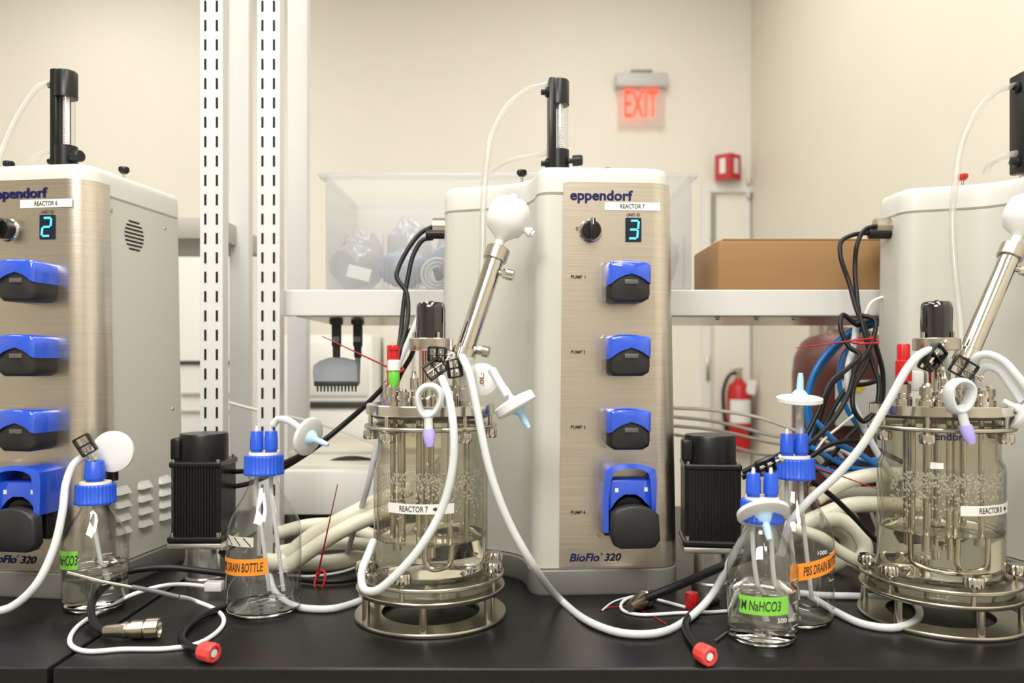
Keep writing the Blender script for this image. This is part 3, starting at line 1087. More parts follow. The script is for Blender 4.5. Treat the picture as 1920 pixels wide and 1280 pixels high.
def vessel(d, px, label, plate, lev, rod_variant, red_top):
    t = empty('glass_reactor', (P(px, 0, d).x, d, BT), 0, label, 'bioreactor vessel', 'stirred glass reactor vessels')
    # base ring
    b = MB()
    b.lathe([(0.068, 0.0005), (0.1045, 0.0005), (0.1055, 0.002), (0.1055, 0.0045), (0.1045, 0.006), (0.068, 0.006), (0.068, 0.0005)], 96)
    b.build('base_ring', M_steel2, t)
    for a in (-90, -32, -148, 30, 150, 90):
        b = MB()
        a_ = math.radians(a)
        b.cyl((0.096 * math.cos(a_), 0.096 * math.sin(a_), 0.0055), (0.096 * math.cos(a_), 0.096 * math.sin(a_), 0.0385), 0.0050, n=20)
        b.build('standoff', M_steel2, t)
    b = MB()
    b.lathe([(0.060, 0.038), (0.1020, 0.038), (0.1030, 0.0395), (0.1030, 0.0430), (0.1020, 0.0440), (0.060, 0.0440), (0.060, 0.038)], 96)
    b.build('support_plate', M_steel2, t)
    b = MB()
    b.lathe([(0.0, 0.0445), (0.089, 0.0445), (0.0905, 0.046), (0.0905, 0.0545), (0.089, 0.0560), (0.0780, 0.0565)], 96)
    b.build('glass_foot', M_vglass, t, angle=60)
    b = MB()
    b.lathe([(0.0805, 0.0565), (0.1010, 0.0565), (0.1020, 0.0575), (0.1020, 0.0605), (0.1010, 0.0615), (0.0805, 0.0615), (0.0805, 0.0565)], 96)
    b.build('clamp_ring', M_steel2, t)
    for a in (-108, -18, 18, 72, 162, 198) if not rod_variant else (-94, -18, 18, 72, 162, 202):
        a_ = math.radians(a)
        kx, ky = 0.092 * math.cos(a_), 0.092 * math.sin(a_)
        ko = knob_part(t, kx, ky, 0.0655)
        b = MB()
        b.cyl((kx, ky, 0.040), (kx, ky, 0.067), 0.0032, n=16)
        b.build('stud', M_steel2, ko)
    # glass wall with waist and neck
    R = 0.0790
    prof = [(0.0, 0.0600), (0.050, 0.0590), (0.070, 0.0600), (R - 0.002, 0.064), (R, 0.072), (R, 0.205), (R - 0.001, 0.213), (R - 0.005, 0.2195),
            (0.0735, 0.2235), (0.0730, 0.227), (0.0732, 0.262), (0.0735, 0.272), (0.080, 0.2755)]
    b = MB()
    b.lathe(prof, 96)
    gv = b.build('glass_jar', M_vglass, t, angle=60)
    b = MB()
    ri = R - 0.0045
    b.lathe([(ri, lev + 0.001), (ri, 0.205), (ri - 0.001, 0.212), (0.0695, 0.222), (0.069, 0.272)], 96)
    b.build('inner_wall', M_mist, gv, angle=60)
    # thick ring line at the dimple of the jacket
    b = MB()
    b.lathe([(R - 0.006, lev + 0.0002), (R - 0.0005, lev - 0.0008), (R - 0.0005, lev + 0.0008), (R - 0.006, lev + 0.0002)], 96)
    b.build('meniscus', M_vglass, gv)
    b = MB()
    rl = R - 0.0010
    b.lathe([(0, 0.064), (0.055, 0.064), (rl - 0.004, 0.067), (rl, 0.075), (rl, lev), (0, lev)], 96)
    b.build('liquid', M_water, t, angle=40)
    # droplets of condensation on the inner wall
    b = MB()
    rnd = random.Random(px)
    for i in range(1000):
        a = math.radians(rnd.uniform(-172, -8))
        z = 0.207 - abs(rnd.gauss(0, 0.026)) - 0.001
        if z < lev + 0.004:
            continue
        rr_ = rnd.uniform(0.0005, 0.0019)
        Mx = Matrix.Translation(((ri - 0.0002) * math.cos(a), (ri - 0.0002) * math.sin(a), z)) @ Matrix.Rotation(a, 4, 'Z')
        o = bmesh.ops.create_icosphere(b.bm, subdivisions=1, radius=rr_, matrix=Mx @ Matrix.Diagonal((0.5, 1, rnd.uniform(1, 1.6), 1)))
    dd = b.build('condensation', M_drop, gv, normals=False, angle=180)
    dd['kind'] = 'stuff'
    # printed label
    b = MB()
    if not rod_variant:
        la0, la1, ta_ = -129, -62, -101
    else:
        la0, la1, ta_ = -101, -32, -70
    zl = 0.160
    band(b, R + 0.0003, math.radians(la0), math.radians(la1), zl - 0.0065, zl + 0.0065, 30, 0.0004)
    lb = b.build('name_label', M_label, t, angle=60)
    text_round(plate, R + 0.0008, math.radians(ta_), zl, 0.039, 0.0076, M_ink, lb, 'lettering', bold=0.012)
    b = MB()
    a_ = math.radians(ta_ + 19.5)
    for k in range(3):
        aa = a_ + k * 0.03
        Mx = Matrix.Translation(((R + 0.0009) * math.cos(aa), (R + 0.0009) * math.sin(aa), zl)) @ Matrix.Rotation(aa, 4, 'Z')
        b.box((0, 0, 0.0), (0.0004, 0.0022, 0.0030 if k != 1 else 0.0048), M=Mx)
    b.build('printed_symbol', M_ink, lb, smooth=False)
    if rod_variant:
        text_round('eppendorf', 0.0738, math.radians(-116), 0.253, 0.056, 0.0130, M_navy, gv, 'maker_lettering', bold=0.02)
    # neck flange
    b = MB()
    b.lathe([(0.070, 0.2755), (0.0800, 0.2755), (0.0810, 0.279), (0.070, 0.2790), (0.070, 0.2755)], 80)
    b.build('gasket', M_gasket, t)
    b = MB()
    b.lathe([(0.0760, 0.2600), (0.0905, 0.2600), (0.0917, 0.2615), (0.0917, 0.2640), (0.0905, 0.2655), (0.0760, 0.2655), (0.0760, 0.2600)], 96)
    b.build('neck_ring', M_steel2, t)
    b = MB()
    b.lathe([(0, 0.2795), (0.0880, 0.2795), (0.0890, 0.2805), (0.0890, 0.2925), (0.0880, 0.2935), (0, 0.2935)], 120)
    hp = b.build('head_plate', M_steel, t)
    for a in (-128, -52, 8, 68, 128, 188):
        a_ = math.radians(a)
        x, y = 0.083 * math.cos(a_), 0.083 * math.sin(a_)
        b = MB()
        b.cyl((x, y, 0.246), (x, y, 0.2795), 0.0030, n=16)
        b.lathe([(0, 0.245), (0.0085, 0.245), (0.010, 0.247), (0.010, 0.255), (0.009, 0.2575), (0, 0.2575)], 48, (x, y, 0), ridge=(0.0009, 0.0098))
        b.build('thumb_nut', M_steel, t)
    # stirrer column
    cx = 0.0 if not rod_variant else -0.004
    b = MB()
    b.lathe([(0, 0.2935), (0.026, 0.2935), (0.026, 0.300), (0.0185, 0.302), (0.0170, 0.306), (0.0170, 0.368), (0, 0.368)], 56, (cx, 0, 0))
    b.build('stirrer_column', M_steel, t)
    b = MB()
    b.lathe([(0, 0.367), (0.0295, 0.367), (0.0305, 0.368), (0.0305, 0.383), (0.0295, 0.384), (0, 0.384)], 64, (cx, 0, 0))
    cl = b.build('column_collar', M_steel2, t)
    b = MB()
    for a in (-60, 45, 200):
        a_ = math.radians(a)
        b.cyl((cx + 0.024 * math.cos(a_), 0.024 * math.sin(a_), 0.383), (cx + 0.024 * math.cos(a_), 0.024 * math.sin(a_), 0.392), 0.0022, n=12)
    b.build('dowel_pin', M_steel, cl)
    b = MB()
    b.lathe([(0, 0.384), (0.0208, 0.384), (0.0206, 0.425), (0.0195, 0.431), (0.017, 0.434), (0.004, 0.4347), (0.0025, 0.4365), (0, 0.437)], 56, (cx, 0, 0))
    b.build('drive_cap', M_blackg, t)
    # shaft and blades
    b = MB()
    b.cyl((cx, 0, 0.085), (cx, 0, 0.28), 0.0048, n=20)
    sh_ = b.build('stirrer_shaft', M_steel, t)
    b = MB()
    b.lathe([(0, 0.098), (0.010, 0.098), (0.010, 0.124), (0, 0.124)], 24, (cx, 0, 0))
    for k in range(3):
        Mx = Matrix.Translation((cx, 0, 0.111)) @ Matrix.Rotation(math.radians(20 + 120 * k), 4, 'Z') @ Matrix.Rotation(math.radians(42), 4, 'X')
        b.prism([(0.008, -0.008), (0.024, -0.0125), (0.034, -0.0125), (0.040, 0.0), (0.037, 0.012), (0.026, 0.0125), (0.008, 0.009)], -0.0011, 0.0011, M=Mx)
    b.build('impeller', M_steel, sh_, smooth=False)
    # rods and sparge loop inside
    rods = [(-0.050, -0.020, 0.105, 0.0040), (-0.036, -0.036, 0.100, 0.0055), (-0.012, -0.045, 0.092, 0.0035), (0.048, 0.028, 0.10, 0.0045), (-0.020, 0.050, 0.115, 0.006)]
    for (x, y, z0, r_) in rods:
        b = MB()
        b.cyl((x, y, z0), (x, y, 0.28), r_, n=18)
        b.build('probe_rod', M_steel, t)
    b = MB()
    b.tube([(0.030, -0.046, 0.28), (0.030, -0.046, 0.16), (0.030, -0.046, 0.100), (0.027, -0.046, 0.084), (0.016, -0.044, 0.078), (0.004, -0.042, 0.078), (-0.002, -0.042, 0.086), (-0.002, -0.042, 0.11), (-0.002, -0.042, 0.28)], 0.0036, 14, 8)
    b.build('sparge_loop', M_steel, t)
    if rod_variant:
        b = MB()
        b.tube([(-0.052, -0.030, 0.28), (-0.052, -0.030, 0.10), (-0.050, -0.030, 0.086), (-0.038, -0.040, 0.079), (-0.01, -0.058, 0.077), (0.03, -0.050, 0.078)], 0.0036, 14, 8)
        b.build('sparge_loop', M_steel, t)
    # compression fittings on the head plate
    fits = [(-0.056, -0.012, 0.009, 0.034), (-0.045, -0.052, 0.0085, 0.030), (-0.030, -0.060, 0.0070, 0.022), (0.028, -0.052, 0.0075, 0.024), (0.018, -0.066, 0.006, 0.016),
            (0.050, -0.030, 0.008, 0.026), (0.030, 0.045, 0.008, 0.03), (-0.02, 0.055, 0.008, 0.036), (0.008, -0.035, 0.0055, 0.05), (0.036, -0.010, 0.005, 0.055), (-0.018, -0.045, 0.005, 0.045)]
    for (x, y, r_, h_) in fits:
        b = MB()
        z = 0.2935
        b.lathe([(0, 0), (r_ * 1.15, 0), (r_ * 1.15, h_ * 0.22), (r_ * 0.8, h_ * 0.25), (r_ * 0.8, h_ * 0.42), (r_ * 1.05, h_ * 0.45), (r_ * 1.05, h_ * 0.8), (r_ * 0.7, h_ * 0.86), (r_ * 0.5, h_), (0, h_)], 12 if r_ > 0.0065 else 24, (x, y, z))
        b.build('port_fitting', M_steel, hp, angle=25)
    # inoculation probe with red cap
    b = MB()
    if not rod_variant:
        x, y = -0.0490, -0.035
        b.lathe([(0, 0.318), (0.0085, 0.318), (0.0085, 0.372), (0.0075, 0.374), (0, 0.374)], 32, (x, y + 0.01, 0), ridge=(0.0007, 0.0084))
        b.build('probe_cap', M_red, t)
        x, y = -0.0440, -0.052
        b = MB()
        b.lathe([(0, 0.318), (0.0055, 0.318), (0.0075, 0.326), (0.0075, 0.337), (0.0055, 0.341), (0, 0.341)], 28, (x, y, 0))
        g_ = b.build('sampling_port', M_green, t)
        b = MB()
        b.lathe([(0, 0.340), (0.0085, 0.340), (0.0085, 0.352), (0.007, 0.354), (0, 0.354)], 28, (x, y, 0))
        b.build('white_ring', M_filt, g_)
        b = MB()
        b.lathe([(0, 0.353), (0.0062, 0.353), (0.0062, 0.366), (0.008, 0.367), (0.008, 0.371), (0, 0.371)], 28, (x, y, 0))
        b.build('red_top', M_red, g_)
    else:
        x, y = -0.0560, -0.012
        b.lathe([(0, 0.325), (0.0105, 0.325), (0.0105, 0.352), (0.0085, 0.354), (0.0085, 0.374), (0.007, 0.376), (0, 0.376)], 32, (x, y, 0), ridge=(0.0007, 0.0084))
        b.build('probe_cap', M_red, t)
        b = MB()
        b.box((-0.036, 0.005, 0.325), (0.028, 0.018, 0.028), 0.004)
        b.build('white_block', M_filt, t)
    return t


vA = vessel(1.112, 808, 'round stirred glass vessel in front of the central console', 'REACTOR 7', 0.112, False, True)
vB = vessel(1.100, 1762, 'round stirred glass vessel with blue print on its neck, at the right', 'REACTOR 8', 0.124, True, False)


# exhaust condenser tubes (clamped to the head plates, so parts of the vessels)
def condenser(parent, p0, p1, port_at):
    inv = Vector(parent.location)
    a, c_ = p0 - inv, p1 - inv
    dr = (c_ - a).normalized()
    b = MB()
    b.cyl(a, c_, 0.0135, n=36)
    co = b.build('condenser_tube', M_steel, parent)
    b = MB()
    b.cyl(a - dr * 0.006, a + dr * 0.012, 0.0175, n=36, bev=0.001)
    b.build('lower_collar', M_steel, co)
    b = MB()
    b.cyl(c_ - dr * 0.002, c_ + dr * 0.018, 0.0172, n=36, bev=0.001)
    b.build('upper_collar', M_steel2, co)
    base = Vector((0.010, 0.0, 0.2935)) if False else Vector((a.x, a.y, 0.2935))
    b = MB()
    b.cyl(Vector((a.x - 0.004, a.y, 0.2930)), a, 0.0095, n=24)
    b.build('condenser_foot', M_steel, co)
    for k in port_at:
        q = a + (c_ - a) * k
        side = Vector((1, -0.25, -0.25)).normalized()
        b = MB()
        b.cyl(q, q + side * 0.022, 0.0042, n=16)
        b.cyl(q + side * 0.018, q + side * 0.024, 0.0070, n=8)
        b.cyl(q + side * 0.024, q + side * 0.034, 0.0085, n=24, ridge=(0.0012, 0.008))
        b.build('side_port', M_steel, co)
    return co


condenser(vA, P(868, 668, 1.125), P(928, 486, 1.150), (0.10, 0.88))
condenser(vB, P(1812, 672, 1.115), P(1893, 482, 1.140), (0.90,))


# capsule vent filters on the condensers
def capsule(p, dr, label, full=True):
    t = empty('capsule_filter', p, 0, label, 'capsule filter', 'capsule vent filters')
    t.scale = (1.18, 1.18, 1.18)
    dr = Vector(dr).normalized()
    b = MB()
    b.lathe_at([(0.0042, -0.030), (0.0042, 0.0), (0.0055, 0.003), (0.006, 0.013), (0.010, 0.018), (0.021, 0.026), (0.0255, 0.036), (0.0262, 0.048), (0.0245, 0.058), (0.018, 0.066), (0.008, 0.0695), (0, 0.070)],
               (0, 0, 0), dr, 48)
    b.build('capsule_body', mat('capsule_white', (0.72, 0.72, 0.70), 0.22, sss=0.1), t)
    b = MB()
    side = Vector((1, -0.2, -0.55)).normalized()
    q = dr * 0.040
    b.cyl(q, q + side * 0.038, 0.0042, n=18)
    b.cyl(q + side * 0.030, q + side * 0.0345, 0.0062, n=18)
    b.build('side_nozzle', M_filt, t)
    b = MB()
    b.lathe_at([(0, 0), (0.006, 0), (0.0055, 0.005), (0, 0.005)], dr * 0.069, dr, 24)
    b.build('top_cap', M_fblue, t)
    return t


capsule(P(932, 470, 1.152), P(972, 350, 1.165) - P(932, 470, 1.152), 'white capsule filter on top of the steel tube, left of the central console')
capsule(P(1900, 462, 1.142), P(1950, 350, 1.155) - P(1900, 462, 1.142), 'white capsule filter cut off by the right photo edge')


def hose(name, pts, r, m, label, cat, group=None, n=12, res=8, extra=None, closed=False):
    b = MB()
    b.tube(pts, r, n, res, closed=closed)
    o = b.build(name, m)
    return tag(o, label, cat, group)


# ---------------------------------------------------------------- disc filters
def disc_filter(p, nrm, r, label, blue=True, tip=True, text=None, th=1.0, cone=True):
    t = empty('disc_filter', p, 0, label, 'disc filter', 'white disc filters')
    n = Vector(nrm).normalized()
    b = MB()
    b.lathe_at([(0, -0.0045 * th), (r * 0.5, -0.0045 * th), (r * 0.93, -0.0035 * th), (r, -0.0025 * th), (r, 0.0025 * th), (r * 0.93, 0.0035 * th), (r * 0.5, 0.0045 * th), (0, 0.0045 * th)], (0, 0, 0), n, 56)
    b.build('disc', M_filt, t)
    b = MB()
    if not cone:
        b.lathe_at([(0, -0.004), (r * 0.3, -0.0042), (0.0035, -0.012), (0.0032, -0.022), (0, -0.022)], (0, 0, 0), n, 20)
    else:
        b.lathe_at([(0, 0.004), (r * 0.42, 0.0042), (r * 0.3, 0.010), (r * 0.16, 0.014), (r * 0.14, 0.028), (r * 0.10, 0.036), (0, 0.036)], (0, 0, 0), n, 24)
    b.build('outlet_cone' if cone else 'outlet_nozzle', M_fblue if blue else M_filt, t)
    if tip:
        b = MB()
        b.lathe_at([(0, 0.004), (r * 0.22, 0.0042), (r * 0.18, 0.010), (0.0035, 0.012), (0.0032, 0.026), (0, 0.026)], (0, 0, 0), -n, 20)
        b.build('inlet_nozzle', M_filt, t)
    if text:
        me = text_mesh(text, 0.018, 0.006, 0.01)
        q = n.to_track_quat('Z', 'Y').to_matrix()
        b = MB()
        b.mesh_in(me, lambda v: q @ (Matrix.Rotation(PI / 2, 3, 'Z') @ Vector((v.x, v.y, 0.0048 + v.z))))
        b.build('printed_text', mat('print_brown', (0.18, 0.07, 0.04), 0.5), t, smooth=False)
    return t


disc_filter(P(212, 846, 1.15), (0.05, -1, 0.05), 0.0295, 'white disc filter above the left green-taped bottle', blue=False, tip=False, cone=False)
disc_filter(P(578, 818, 1.10), (0.86, -0.42, -0.28), 0.0270, 'white disc filter tilted beside the large left bottle cap', tip=False)
disc_filter(P(904, 711, 1.100), (-0.05, -1, 0.05), 0.0225, 'translucent disc filter leaning against the steel tube', blue=False, tip=False, text='.0L:', cone=False, th=0.9)
disc_filter(P(966, 758, 1.060), (0.50, -0.10, -0.85), 0.0290, 'thick white disc filter with blue cone beside the central console', th=2.0)
disc_filter(P(1431, 962, 0.985), (0.02, -0.62, -0.78), 0.0320, 'white disc filter with blue centre in front of front right bottle', tip=False)
disc_filter(P(1499, 749, 1.075), (0.0, -0.12, 0.99), 0.0300, 'flat white disc filter standing above the rear right bottle')
hose('filter_stem', [P(1499, 752, 1.075), P(1499, 780, 1.075), P(1499, 812, 1.075)], 0.0055, M_cleartube, 'clear stem holding the flat disc filter above the rear right bottle', 'tube')
disc_filter(P(1918, 770, 1.04), (0.80, -0.3, -0.5), 0.0290, 'white disc filter with blue cone cut off at the right edge')


# ================================================================== TUBES AND CABLES
ST = 'silicone_tube'
r5 = 0.0052
hose(ST, [P(828, 708, 1.03), P(840, 740, 1.01), P(850, 800, 0.99), P(848, 880, 0.985), P(826, 960, 0.985), P(785, 1030, 0.98), P(740, 1080, 0.98), P(705, 1107, 0.985), P(682, 1103, 1.0), P(678, 1075, 1.01), P(690, 1040, 1.03), P(700, 1015, 1.06)],
     r5, M_tube, 'milky tube looping down the front of the central vessel', 'tube', 'milky silicone tubes')
hose(ST, [P(866, 668, 1.06), P(880, 700, 1.04), P(893, 760, 1.03), P(918, 880, 1.02), P(955, 980, 1.02), P(1000, 1060, 1.03), G(1052, 1125, 0.007), G(1110, 1168, 0.006), G(1170, 1187, 0.006), G(1230, 1187, 0.006), G(1290, 1160, 0.006), P(1335, 1115, 1.10), P(1375, 1040, 1.08), P(1405, 985, 1.05), P(1412, 920, 1.01)],
     r5, M_tube, 'long milky tube drooping across the bench to the front right bottle', 'tube', 'milky silicone tubes')
hose(ST, [G(505, 1080, r5), G(520, 1115, r5), G(560, 1138, r5), G(620, 1141, r5), G(670, 1128, r5), P(700, 1112, 1.14)],
     r5, M_tube, 'short milky tube on the bench right of the large left bottle', 'tube', 'milky silicone tubes')
hose(ST, [P(-20, 1148, 1.02), P(20, 1138, 1.03), P(66, 1098, 1.04), P(100, 1030, 1.06), P(117, 960, 1.08), P(124, 905, 1.10), P(140, 868, 1.12), P(160, 856, 1.13), P(176, 866, 1.13)],
     r5, M_tube, 'milky tube rising from the left edge to the green-taped bottle cap', 'tube', 'milky silicone tubes')
hose(ST, [P(1778, 690, 1.06), P(1772, 668, 1.05), P(1756, 657, 1.04), P(1732, 660, 1.03), P(1705, 685, 1.02), P(1665, 755, 1.02), P(1620, 830, 1.03), P(1570, 890, 1.04), P(1515, 940, 1.05), P(1480, 985, 1.06), P(1465, 1040, 1.07)],
     r5, M_tube, 'milky tube sweeping from the right vessel down to the rear bottle', 'tube', 'milky silicone tubes')
hose(ST, [P(1826, 700, 1.08), P(1828, 672, 1.07), P(1850, 664, 1.06), P(1880, 676, 1.05), P(1905, 702, 1.04), P(1935, 740, 1.03)],
     r5, M_tube, 'upper milky tube leaving the right vessel toward the right edge', 'tube', 'milky silicone tubes')
hose(ST, [P(1836, 740, 1.09), P(1836, 700, 1.08), P(1850, 688, 1.07), P(1872, 694, 1.06), P(1900, 730, 1.05), P(1915, 752, 1.045)],
     r5, M_tube, 'lower milky tube leaving the right vessel to the edge filter', 'tube', 'milky silicone tubes')
hose(ST, [G(1500, 1112, r5), G(1545, 1116, r5), G(1600, 1117, r5), G(1660, 1120, r5), G(1705, 1126, r5), G(1724, 1146, r5), G(1712, 1166, r5), G(1670, 1177, r5), G(1620, 1170, r5), G(1570, 1148, r5), G(1520, 1118, r5)],
     r5, M_tube, 'flat milky tube loop under the right vessel base ring', 'tube', 'milky silicone tubes')
hose(ST, [P(922, 692, 1.075), P(935, 715, 1.07), P(952, 742, 1.062)],
     0.006, M_tube, 'stubby white tube joining the two disc filters by the steel tube', 'tube', 'milky silicone tubes')
hose(ST, [P(511, 797, 1.11), P(520, 787, 1.11), P(540, 788, 1.10), P(560, 802, 1.10), P(572, 814, 1.10)],
     0.0050, M_tube, 'short tube from the large left bottle cap to its filter', 'tube', 'milky silicone tubes')
# gas tubes on top of consoles
CT_ = 'clear_gas_tube'
mm = CW(cM, (-0.0885, 0.08, CT + 0.118))
m2 = CW(cM, (-0.0885, 0.08, CT + 0.020))
hose(CT_, [P(1024, 160, mm.y), P(990, 168, 1.26), P(955, 195, 1.25), P(925, 245, 1.24), P(912, 310, 1.22), P(906, 400, 1.20), P(905, 470, 1.19), P(900, 540, 1.18), P(890, 600, 1.17), P(878, 650, 1.15)],
     0.0048, M_cleartube, 'clear tube arching from the central flow meter down the wing', 'tube', 'clear gas tubes')
hose(CT_, [P(1024, 287, m2.y), P(985, 295, 1.27), P(950, 305, 1.29), P(918, 325, 1.33), P(905, 345, 1.38)],
     0.0048, M_cleartube, 'short clear tube running back from the central flow meter', 'tube', 'clear gas tubes')
hose(CT_, [P(95, 155, 1.27), P(70, 165, 1.26), P(45, 195, 1.25), P(20, 240, 1.24), P(0, 290, 1.23), P(-25, 380, 1.22)],
     0.0050, M_cleartube, 'clear tube arching from the left flow meter out of frame', 'tube', 'clear gas tubes')
hose(CT_, [P(99, 281, 1.27), P(75, 290, 1.27), P(55, 304, 1.28), P(40, 316, 1.32), P(32, 330, 1.38)],
     0.0048, M_cleartube, 'short clear tube behind the left console lid', 'tube', 'clear gas tubes')
hose(CT_, [P(1906, 160, 1.28), P(1870, 170, 1.27), P(1835, 205, 1.26), P(1806, 260, 1.25), P(1793, 330, 1.235), P(1786, 400, 1.225), P(1788, 470, 1.215), P(1794, 540, 1.20), P(1801, 600, 1.18), P(1803, 650, 1.16), P(1800, 705, 1.14)],
     0.0050, M_cleartube, 'clear tube arching from the right flow meter down to the vessel', 'tube', 'clear gas tubes')
hose(CT_, [P(1908, 287, 1.28), P(1885, 292, 1.28), P(1862, 304, 1.29), P(1848, 322, 1.34)],
     0.0048, M_cleartube, 'short clear tube behind the right console lid', 'tube', 'clear gas tubes')


# pinch clamps
def pinch_clamp(p, ax, ay, az, label, s=1.0):
    t = empty('pinch_clamp', p, 0, label, 'hose clamp', 'black hose clamps')
    Mx = Matrix.Rotation(az, 4, 'Z') @ Matrix.Rotation(ay, 4, 'Y') @ Matrix.Rotation(ax, 4, 'X')
    b = MB()
    w_, h_, dpt = 0.026 * s, 0.020 * s, 0.010 * s
    for (c, sz) in (((0, 0, h_ / 2), (w_, dpt, 0.0022)), ((0, 0, -h_ / 2), (w_, dpt, 0.0022)), ((w_ / 2, 0, 0), (0.0022, dpt, h_)), ((-w_ / 2, 0, 0), (0.0022, dpt, h_)),
                    ((0, 0, 0.0), (0.0022, dpt * 0.9, h_))):
        b.box(c, sz, 0.0008, M=Mx)
    b.build('clamp_frame', M_black, t)
    b = MB()
    vs = b.cyl((-w_ * 0.5, 0, 0.0), (w_ * 0.5 + 0.008, 0, 0.0), 0.0018, n=12)
    b._xf(vs, Mx)
    vs = b.cyl((w_ * 0.5 + 0.008, 0, 0.0), (w_ * 0.5 + 0.012, 0, 0), 0.005, n=16)
    b._xf(vs, Mx)
    b.build('clamp_screw', M_steel, t)
    return t


pinch_clamp(P(160, 834, 1.12), 0.2, math.radians(60), 0.3, 'black clamp on the tube above the left green-taped bottle')
pinch_clamp(P(815, 690, 1.045), 0.3, math.radians(-35), 0.1, 'lower black clamp in front of the central stirrer column')
pinch_clamp(P(820, 664, 1.050), 0.1, math.radians(4), -0.3, 'upper black clamp in front of the central stirrer column', 0.9)
pinch_clamp(P(852, 690, 1.06), 0.1, math.radians(80), 0.6, 'small black clamp at the foot of the central steel tube', 0.9)
pinch_clamp(P(1752, 668, 1.035), 0.2, math.radians(-50), 0.2, 'black clamp over the arched tube of the right vessel', 1.1)
pinch_clamp(P(1806, 690, 1.05), 0.1, math.radians(32), -0.2, 'open square black clamp right of the right stirrer column', 1.1)
pinch_clamp(P(1436, 873, 1.02), 0.2, math.radians(-20), 0.2, 'clamp on the tubes above the front right bottle', 0.9)
pinch_clamp(P(1738, 683, 1.045), 0.3, math.radians(20), 0.0, 'lower black clamp beside the right stirrer column', 0.7)


# white looped sampling tubes with violet tips
def sample_end(p, tip, label):
    t = empty('sampling_line', p, 0, label, 'sampling tube', 'white sampling tube ends')
    b = MB()
    q = [(-0.014, 0, -0.004), (-0.013, 0.0, 0.012), (-0.003, 0, 0.021), (0.010, 0, 0.020), (0.018, 0, 0.011), (0.016, 0, -0.006), (0.006, 0, -0.020), (-0.006, 0, -0.021)]
    vs = b.tube([Vector(v) for v in q], 0.0092, 14, 8, closed=True, flat=0.55)
    for v in vs:
        v.co.y *= 1.5
    for v in vs:
        v.co *= 0.86
    b.build('tube_loop', M_tube, t)
    tip = Vector(tip) - Vector(p)
    d0 = Vector((0.000, -0.004, -0.017))
    b = MB()
    b.tube([d0 + Vector((0, 0, 0.006)), d0.lerp(tip, 0.35), d0.lerp(tip, 0.62)], 0.0056, 14)
    b.build('tube_neck', M_tube, t)
    b = MB()
    a_ = d0.lerp(tip, 0.46)
    dr = (tip - a_)
    L = dr.length
    b.lathe_at([(0, 0), (0.0070, 0), (0.0078, L * 0.3), (0.0068, L * 0.7), (0.0045, L), (0, L)], a_, dr, 20)
    b.build('violet_tip', M_vio, t)
    return t


sample_end(P(803, 751, 1.0), P(806, 838, 0.99), 'white looped sampling tube with violet tip on the central vessel')
sample_end(P(1797, 742, 1.0), P(1822, 832, 0.99), 'white looped sampling tube with violet tip on the right vessel')
# clear hanging tube bundle by the central condenser
b = MB()
for k, (a0, a1) in enumerate((((868, 670), (872, 740)), ((880, 672), (888, 745)))):
    b.tube([P(a0[0], a0[1], 1.075), P((a0[0] + a1[0]) / 2, (a0[1] + a1[1]) / 2, 1.07), P(a1[0], a1[1] + 10, 1.075)], 0.0068, 12)
tag(b.build('clear_sleeve', M_cleartube), 'clear plastic sleeve hanging beside the central disc filter', 'tube')


# ---------------------------------------------------------------- motors
def motor(d, px, W, rz, label):
    t = empty('stirrer_motor', (P(px, 0, d).x, d, BT), math.radians(rz), label, 'motor', 'stirrer drive motors')
    b = MB()
    b.lathe([(0, 0.0), (0.0285, 0.0), (0.0285, 0.012), (0.0245, 0.014), (0.0245, 0.0655), (0, 0.0655)], 48)
    b.build('coupling_sleeve', M_alu, t)
    b = MB()
    b.box((0, 0, 0.0685), (W + 0.003, W + 0.003, 0.009), 0.0015)
    b.build('mounting_flange', M_alu, t)
    b = MB()
    b.box((0, 0, 0.078), (W + 0.004, W + 0.004, 0.010), 0.003)
    # finned body
    N = 15
    w_ = W - 0.002
    pts = []
    for side in range(4):
        for i in range(N):
            u = -w_ / 2 + 0.006 + (w_ - 0.012) * i / N
            du = (w_ - 0.012) / N
            for (uu, off) in ((u, 0), (u + du * 0.55, 0), (u + du * 0.55, -0.0022), (u + du, -0.0022)):
                p_ = Vector((uu, -(w_ / 2 + off), 0))
                p_ = Matrix.Rotation(side * PI / 2, 3, 'Z') @ p_
                pts.append((p_.x, p_.y))
    b.loft([[(x, y, z) for (x, y) in pts] for z in (0.083, 0.190)])
    b.box((0, 0, 0.193), (W, W, 0.010), 0.003)
    b.build('finned_body', M_blackm, t, smooth=False)
    b = MB()
    b.lathe([(0, 0.196), (W * 0.46, 0.196), (W * 0.46, 0.236), (W * 0.44, 0.239), (0, 0.2395)], 56)
    b.box((-W * 0.43, -0.012, 0.216), (0.016, 0.035, 0.034), 0.004)
    b.build('encoder_cap', M_black, t)
    for sx_ in (-1, 1):
        for sy_ in (-1, 1):
            b = MB()
            b.cyl((sx_ * W * 0.43, sy_ * W * 0.43, 0.196), (sx_ * W * 0.43, sy_ * W * 0.43, 0.2015), 0.0030, n=12)
            b.build('bolt', M_steel, t)
            b = MB()
            b.cyl((sx_ * W * 0.44, sy_ * W * 0.44, 0.083), (sx_ * W * 0.44, sy_ * W * 0.44, 0.089), 0.0042, n=12)
            b.build('bolt', M_steel, t)
    b = MB()
    b.cyl((0.028, -0.008, 0.052), (0.042, -0.020, 0.052), 0.0035, n=12)
    b.cyl((0.038, -0.018, 0.052), (0.043, -0.022, 0.052), 0.006, n=16)
    b.build('locking_screw', M_black, t)
    return t


